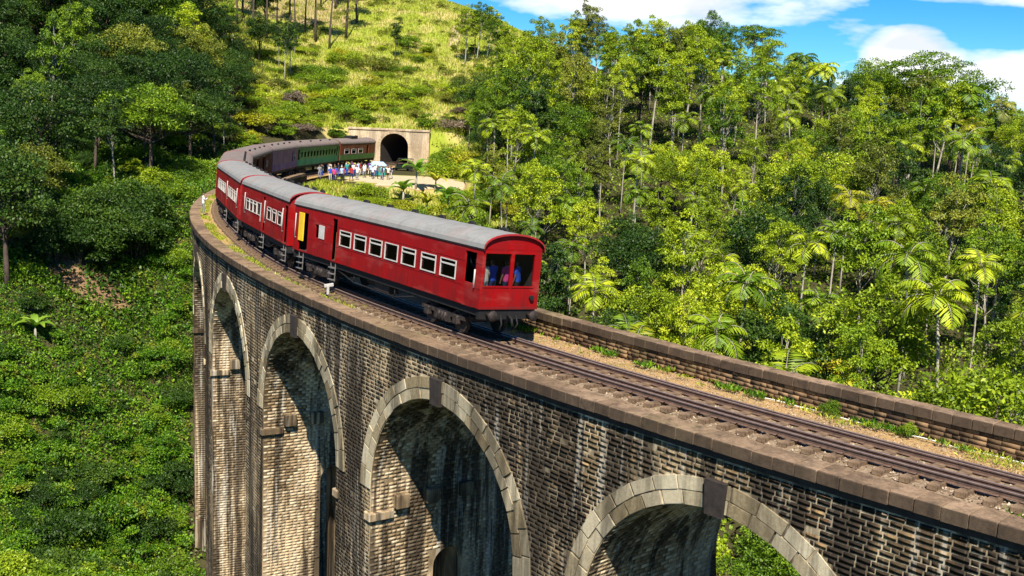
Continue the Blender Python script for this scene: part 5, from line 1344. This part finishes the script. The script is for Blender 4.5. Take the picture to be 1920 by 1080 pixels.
for x, y in [samp_slope() for _ in range(150)]:
    z = float(hgt([x], [y])[0])
    for _ in range(5):
        rad = rr_.uniform(.35, .75); parts.append(clump(rr_, (x + rr_.normal(0, .6), y + rr_.normal(0, .6), z + rr_.uniform(.2, .9)), rad, 260, .16, .85))
M_ = merge(parts); tag(inst('ground_cover', np_mesh('ground_cover', *M_[:2], MAT['ground_cover'], M_[2])), 'tangled low scrub mounding up on the open slope', None, None, 'stuff')
def f_under(r, k):
    s = r.uniform(-30, 82, k); d = r.uniform(-10, 9, k); th = TH0 + s / RAD; return CX - (RAD + d) * np.sin(th), CY - (RAD + d) * np.cos(th), d < 99
cover('ground_cover', *pts_in(48000, f_under), .34, .9, 'ground_cover', 'green plants on the valley floor under the viaduct', 46)
def f_right(r, k):
    px = r.uniform(780, 2050, k); d = 42 + 140 * r.random(k) ** .8; q = (px - 960) / FPX; x = q * d; y = d
    dr = np.hypot(x - CX, y - CY) - RAD
    return x, y, (dr < -7.2) & ~((q < -.03) & (y > 116) & (y < 160)) & (q > -.085)
cover('undergrowth', *pts_in(110000, f_right), .32, 1.1, 'leaf_mid', 'leafy undergrowth between the trees of the right slope', 42)
def f_lf(r, k):
    px = r.uniform(-60, 450, k); d = r.uniform(90, 200, k); q = (px - 960) / FPX; x = q * d * .95; y = d * .95
    dr = np.hypot(x - CX, y - CY) - RAD
    return x, y, (dr > 4)
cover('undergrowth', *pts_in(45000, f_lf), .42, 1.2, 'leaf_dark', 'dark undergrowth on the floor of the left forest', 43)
def f_hill(r, k):
    q = r.uniform(-.29, .06, k); y = r.uniform(159, 262, k); x = q * y
    return x, y, ~((np.abs(x + 18.4) < 6.8) & (y < 162.2))
parts = []; rr_ = np.random.default_rng(95)
for _ in range(330):
    y = rr_.uniform(164, 245); x = y * rr_.uniform(-.27, .03)
    if abs(x + 18.4) < 7.5 and y < 164.5: continue
    z = float(hgt([x], [y])[0])
    for _ in range(rr_.integers(1, 4)): parts.append(clump(rr_, (x + rr_.normal(0, .8), y + rr_.normal(0, .8), z + .25), rr_.uniform(.35, .9), 130, .24, .7))
M_ = merge(parts); tag(inst('scrub', np_mesh('scrub', *M_[:2], MAT['leaf_olive'], M_[2])), 'low olive scrub dotted through the grass of the hill', None, None, 'stuff')
cover('grass', *pts_in(110000, f_hill), .55, 0, 'grass_blade', 'rough sunlit grass covering the hill above the tunnel', 44, True)
def f_bank(r, k):
    q = r.uniform(-.20, -.05, k); y = r.uniform(84, 122, k); x = q * y; dr = np.hypot(x - CX, y - CY) - RAD
    return x, y, (dr < -6.8) & (np.hypot((x + 14.5) / 9.5, (y - 133) / 13.5) > .93)
def f_side(r, k):
    q = r.uniform(-.08, -.005, k); y = r.uniform(106, 163, k); x = q * y; return x, y, np.hypot((x + 14.5) / 9.5, (y - 133) / 13.5) > .97
cover('grass', *pts_in(22000, f_side), .40, 0, 'grass_blade', 'rough grass right of the clearing by the tunnel', 47, True)
def samp_side():
    while True:
        y = random.uniform(112, 160); x = y * random.uniform(-.072, -.012)
        if np.hypot((x + 14.5) / 9.5, (y - 133) / 13.5) > 1.04: return x, y
for x, y in scatter(22, samp_side, 2.2):
    leaf, txt = random.choices([('leaf_mid', 'green bush'), ('leaf_yellow', 'yellow-green bush'), ('leaf_light', 'bright green bush')], (35, 25, 40))[0]
    plant('shrub', x, y, leaf, f'{txt} right of the clearing by the tunnel', f'{txt}es right of the clearing by the tunnel', height=random.uniform(1.6, 3.6), wide=1.1)
cover('grass', *pts_in(26000, f_bank), .45, 0, 'grass_blade', 'yellowish grass on the bank below the crowd', 45, True)
# weeds along the deck edges
def weeds(seed, n_, s0, s1, d0, d1, ln, thr, label, mat='grass_blade'):
    r = np.random.default_rng(seed); s = r.uniform(s0, s1, n_); d = r.uniform(d0, d1, n_); b = wob(s * 1.3, d * 2, seed) + .4 * wob(s * 5, d * 5, seed + 1); ok = b > thr; s, d = s[ok], d[ok]; k = len(s)
    th = TH0 + s / RAD; rr = RAD + d; c = np.c_[CX - rr * np.sin(th), CY - rr * np.cos(th), np.full(k, -.07)]
    ax = rdir(r, k) * .8 + np.array([0, 0, .9]); L_ = ln * (.5 + r.random(k)); V, F, T = leaves(c, ax, rdir(r, k), L_, L_ * .25, r.random(k))
    tag(inst('weeds', np_mesh('weeds', V, F, MAT[mat], T)), label, None, None, 'stuff')
weeds(51, 30000, 20, 78, -1.35, -.78, .14, -.05, 'yellow-green moss and weeds between the sleepers and the outer coping')
weeds(52, 12000, -24, 16, -5.28, -4.75, .15, .25, 'green weeds along the foot of the far parapet', 'ground_cover')
weeds(54, 9000, -24, 14, -5.2, -4.2, .12, .45, 'dry yellow grass along the sandy verge by the far parapet')
weeds(53, 4000, -24, -4, -1.1, -.8, .13, .35, 'small weeds at the sleeper ends in the near foreground', 'ground_cover')
for s_, h_ in ((-.02, .55), (-.22, .45)):
    x, y, _ = P(s_ * PITCHB, -5.12, 0); plant('shrub', x, y, 'leaf_mid', 'larger tuft of dark weeds at the foot of the far parapet' if h_ > .5 else 'smaller tuft of weeds at the foot of the far parapet', None, 0, h_, .7, -.12)

# things that share a description are told apart by their order across the view
ORD = ['first', 'second', 'third', 'fourth', 'fifth', 'sixth', 'seventh', 'eighth', 'ninth', 'tenth', 'eleventh', 'twelfth', 'thirteenth', 'fourteenth', 'fifteenth', 'sixteenth', 'seventeenth', 'eighteenth', 'nineteenth', 'twentieth'] + [f'{k}th' if k % 10 not in (1, 2, 3) else f'{k}' + {1: 'st', 2: 'nd', 3: 'rd'}[k % 10] for k in range(21, 61)]
same = {}
for o in SC.objects:
    if o.parent is None and 'label' in o and 'category' in o: same.setdefault(o['label'], []).append(o)
for lab, os_ in same.items():
    if len(os_) < 2 or len(os_) > 60 or len(lab.split()) > 13: continue
    os_.sort(key=lambda o: proj(*o.location)[0])
    for i, o in enumerate(os_): o['label'] = f'{lab}, {ORD[i]} from left'
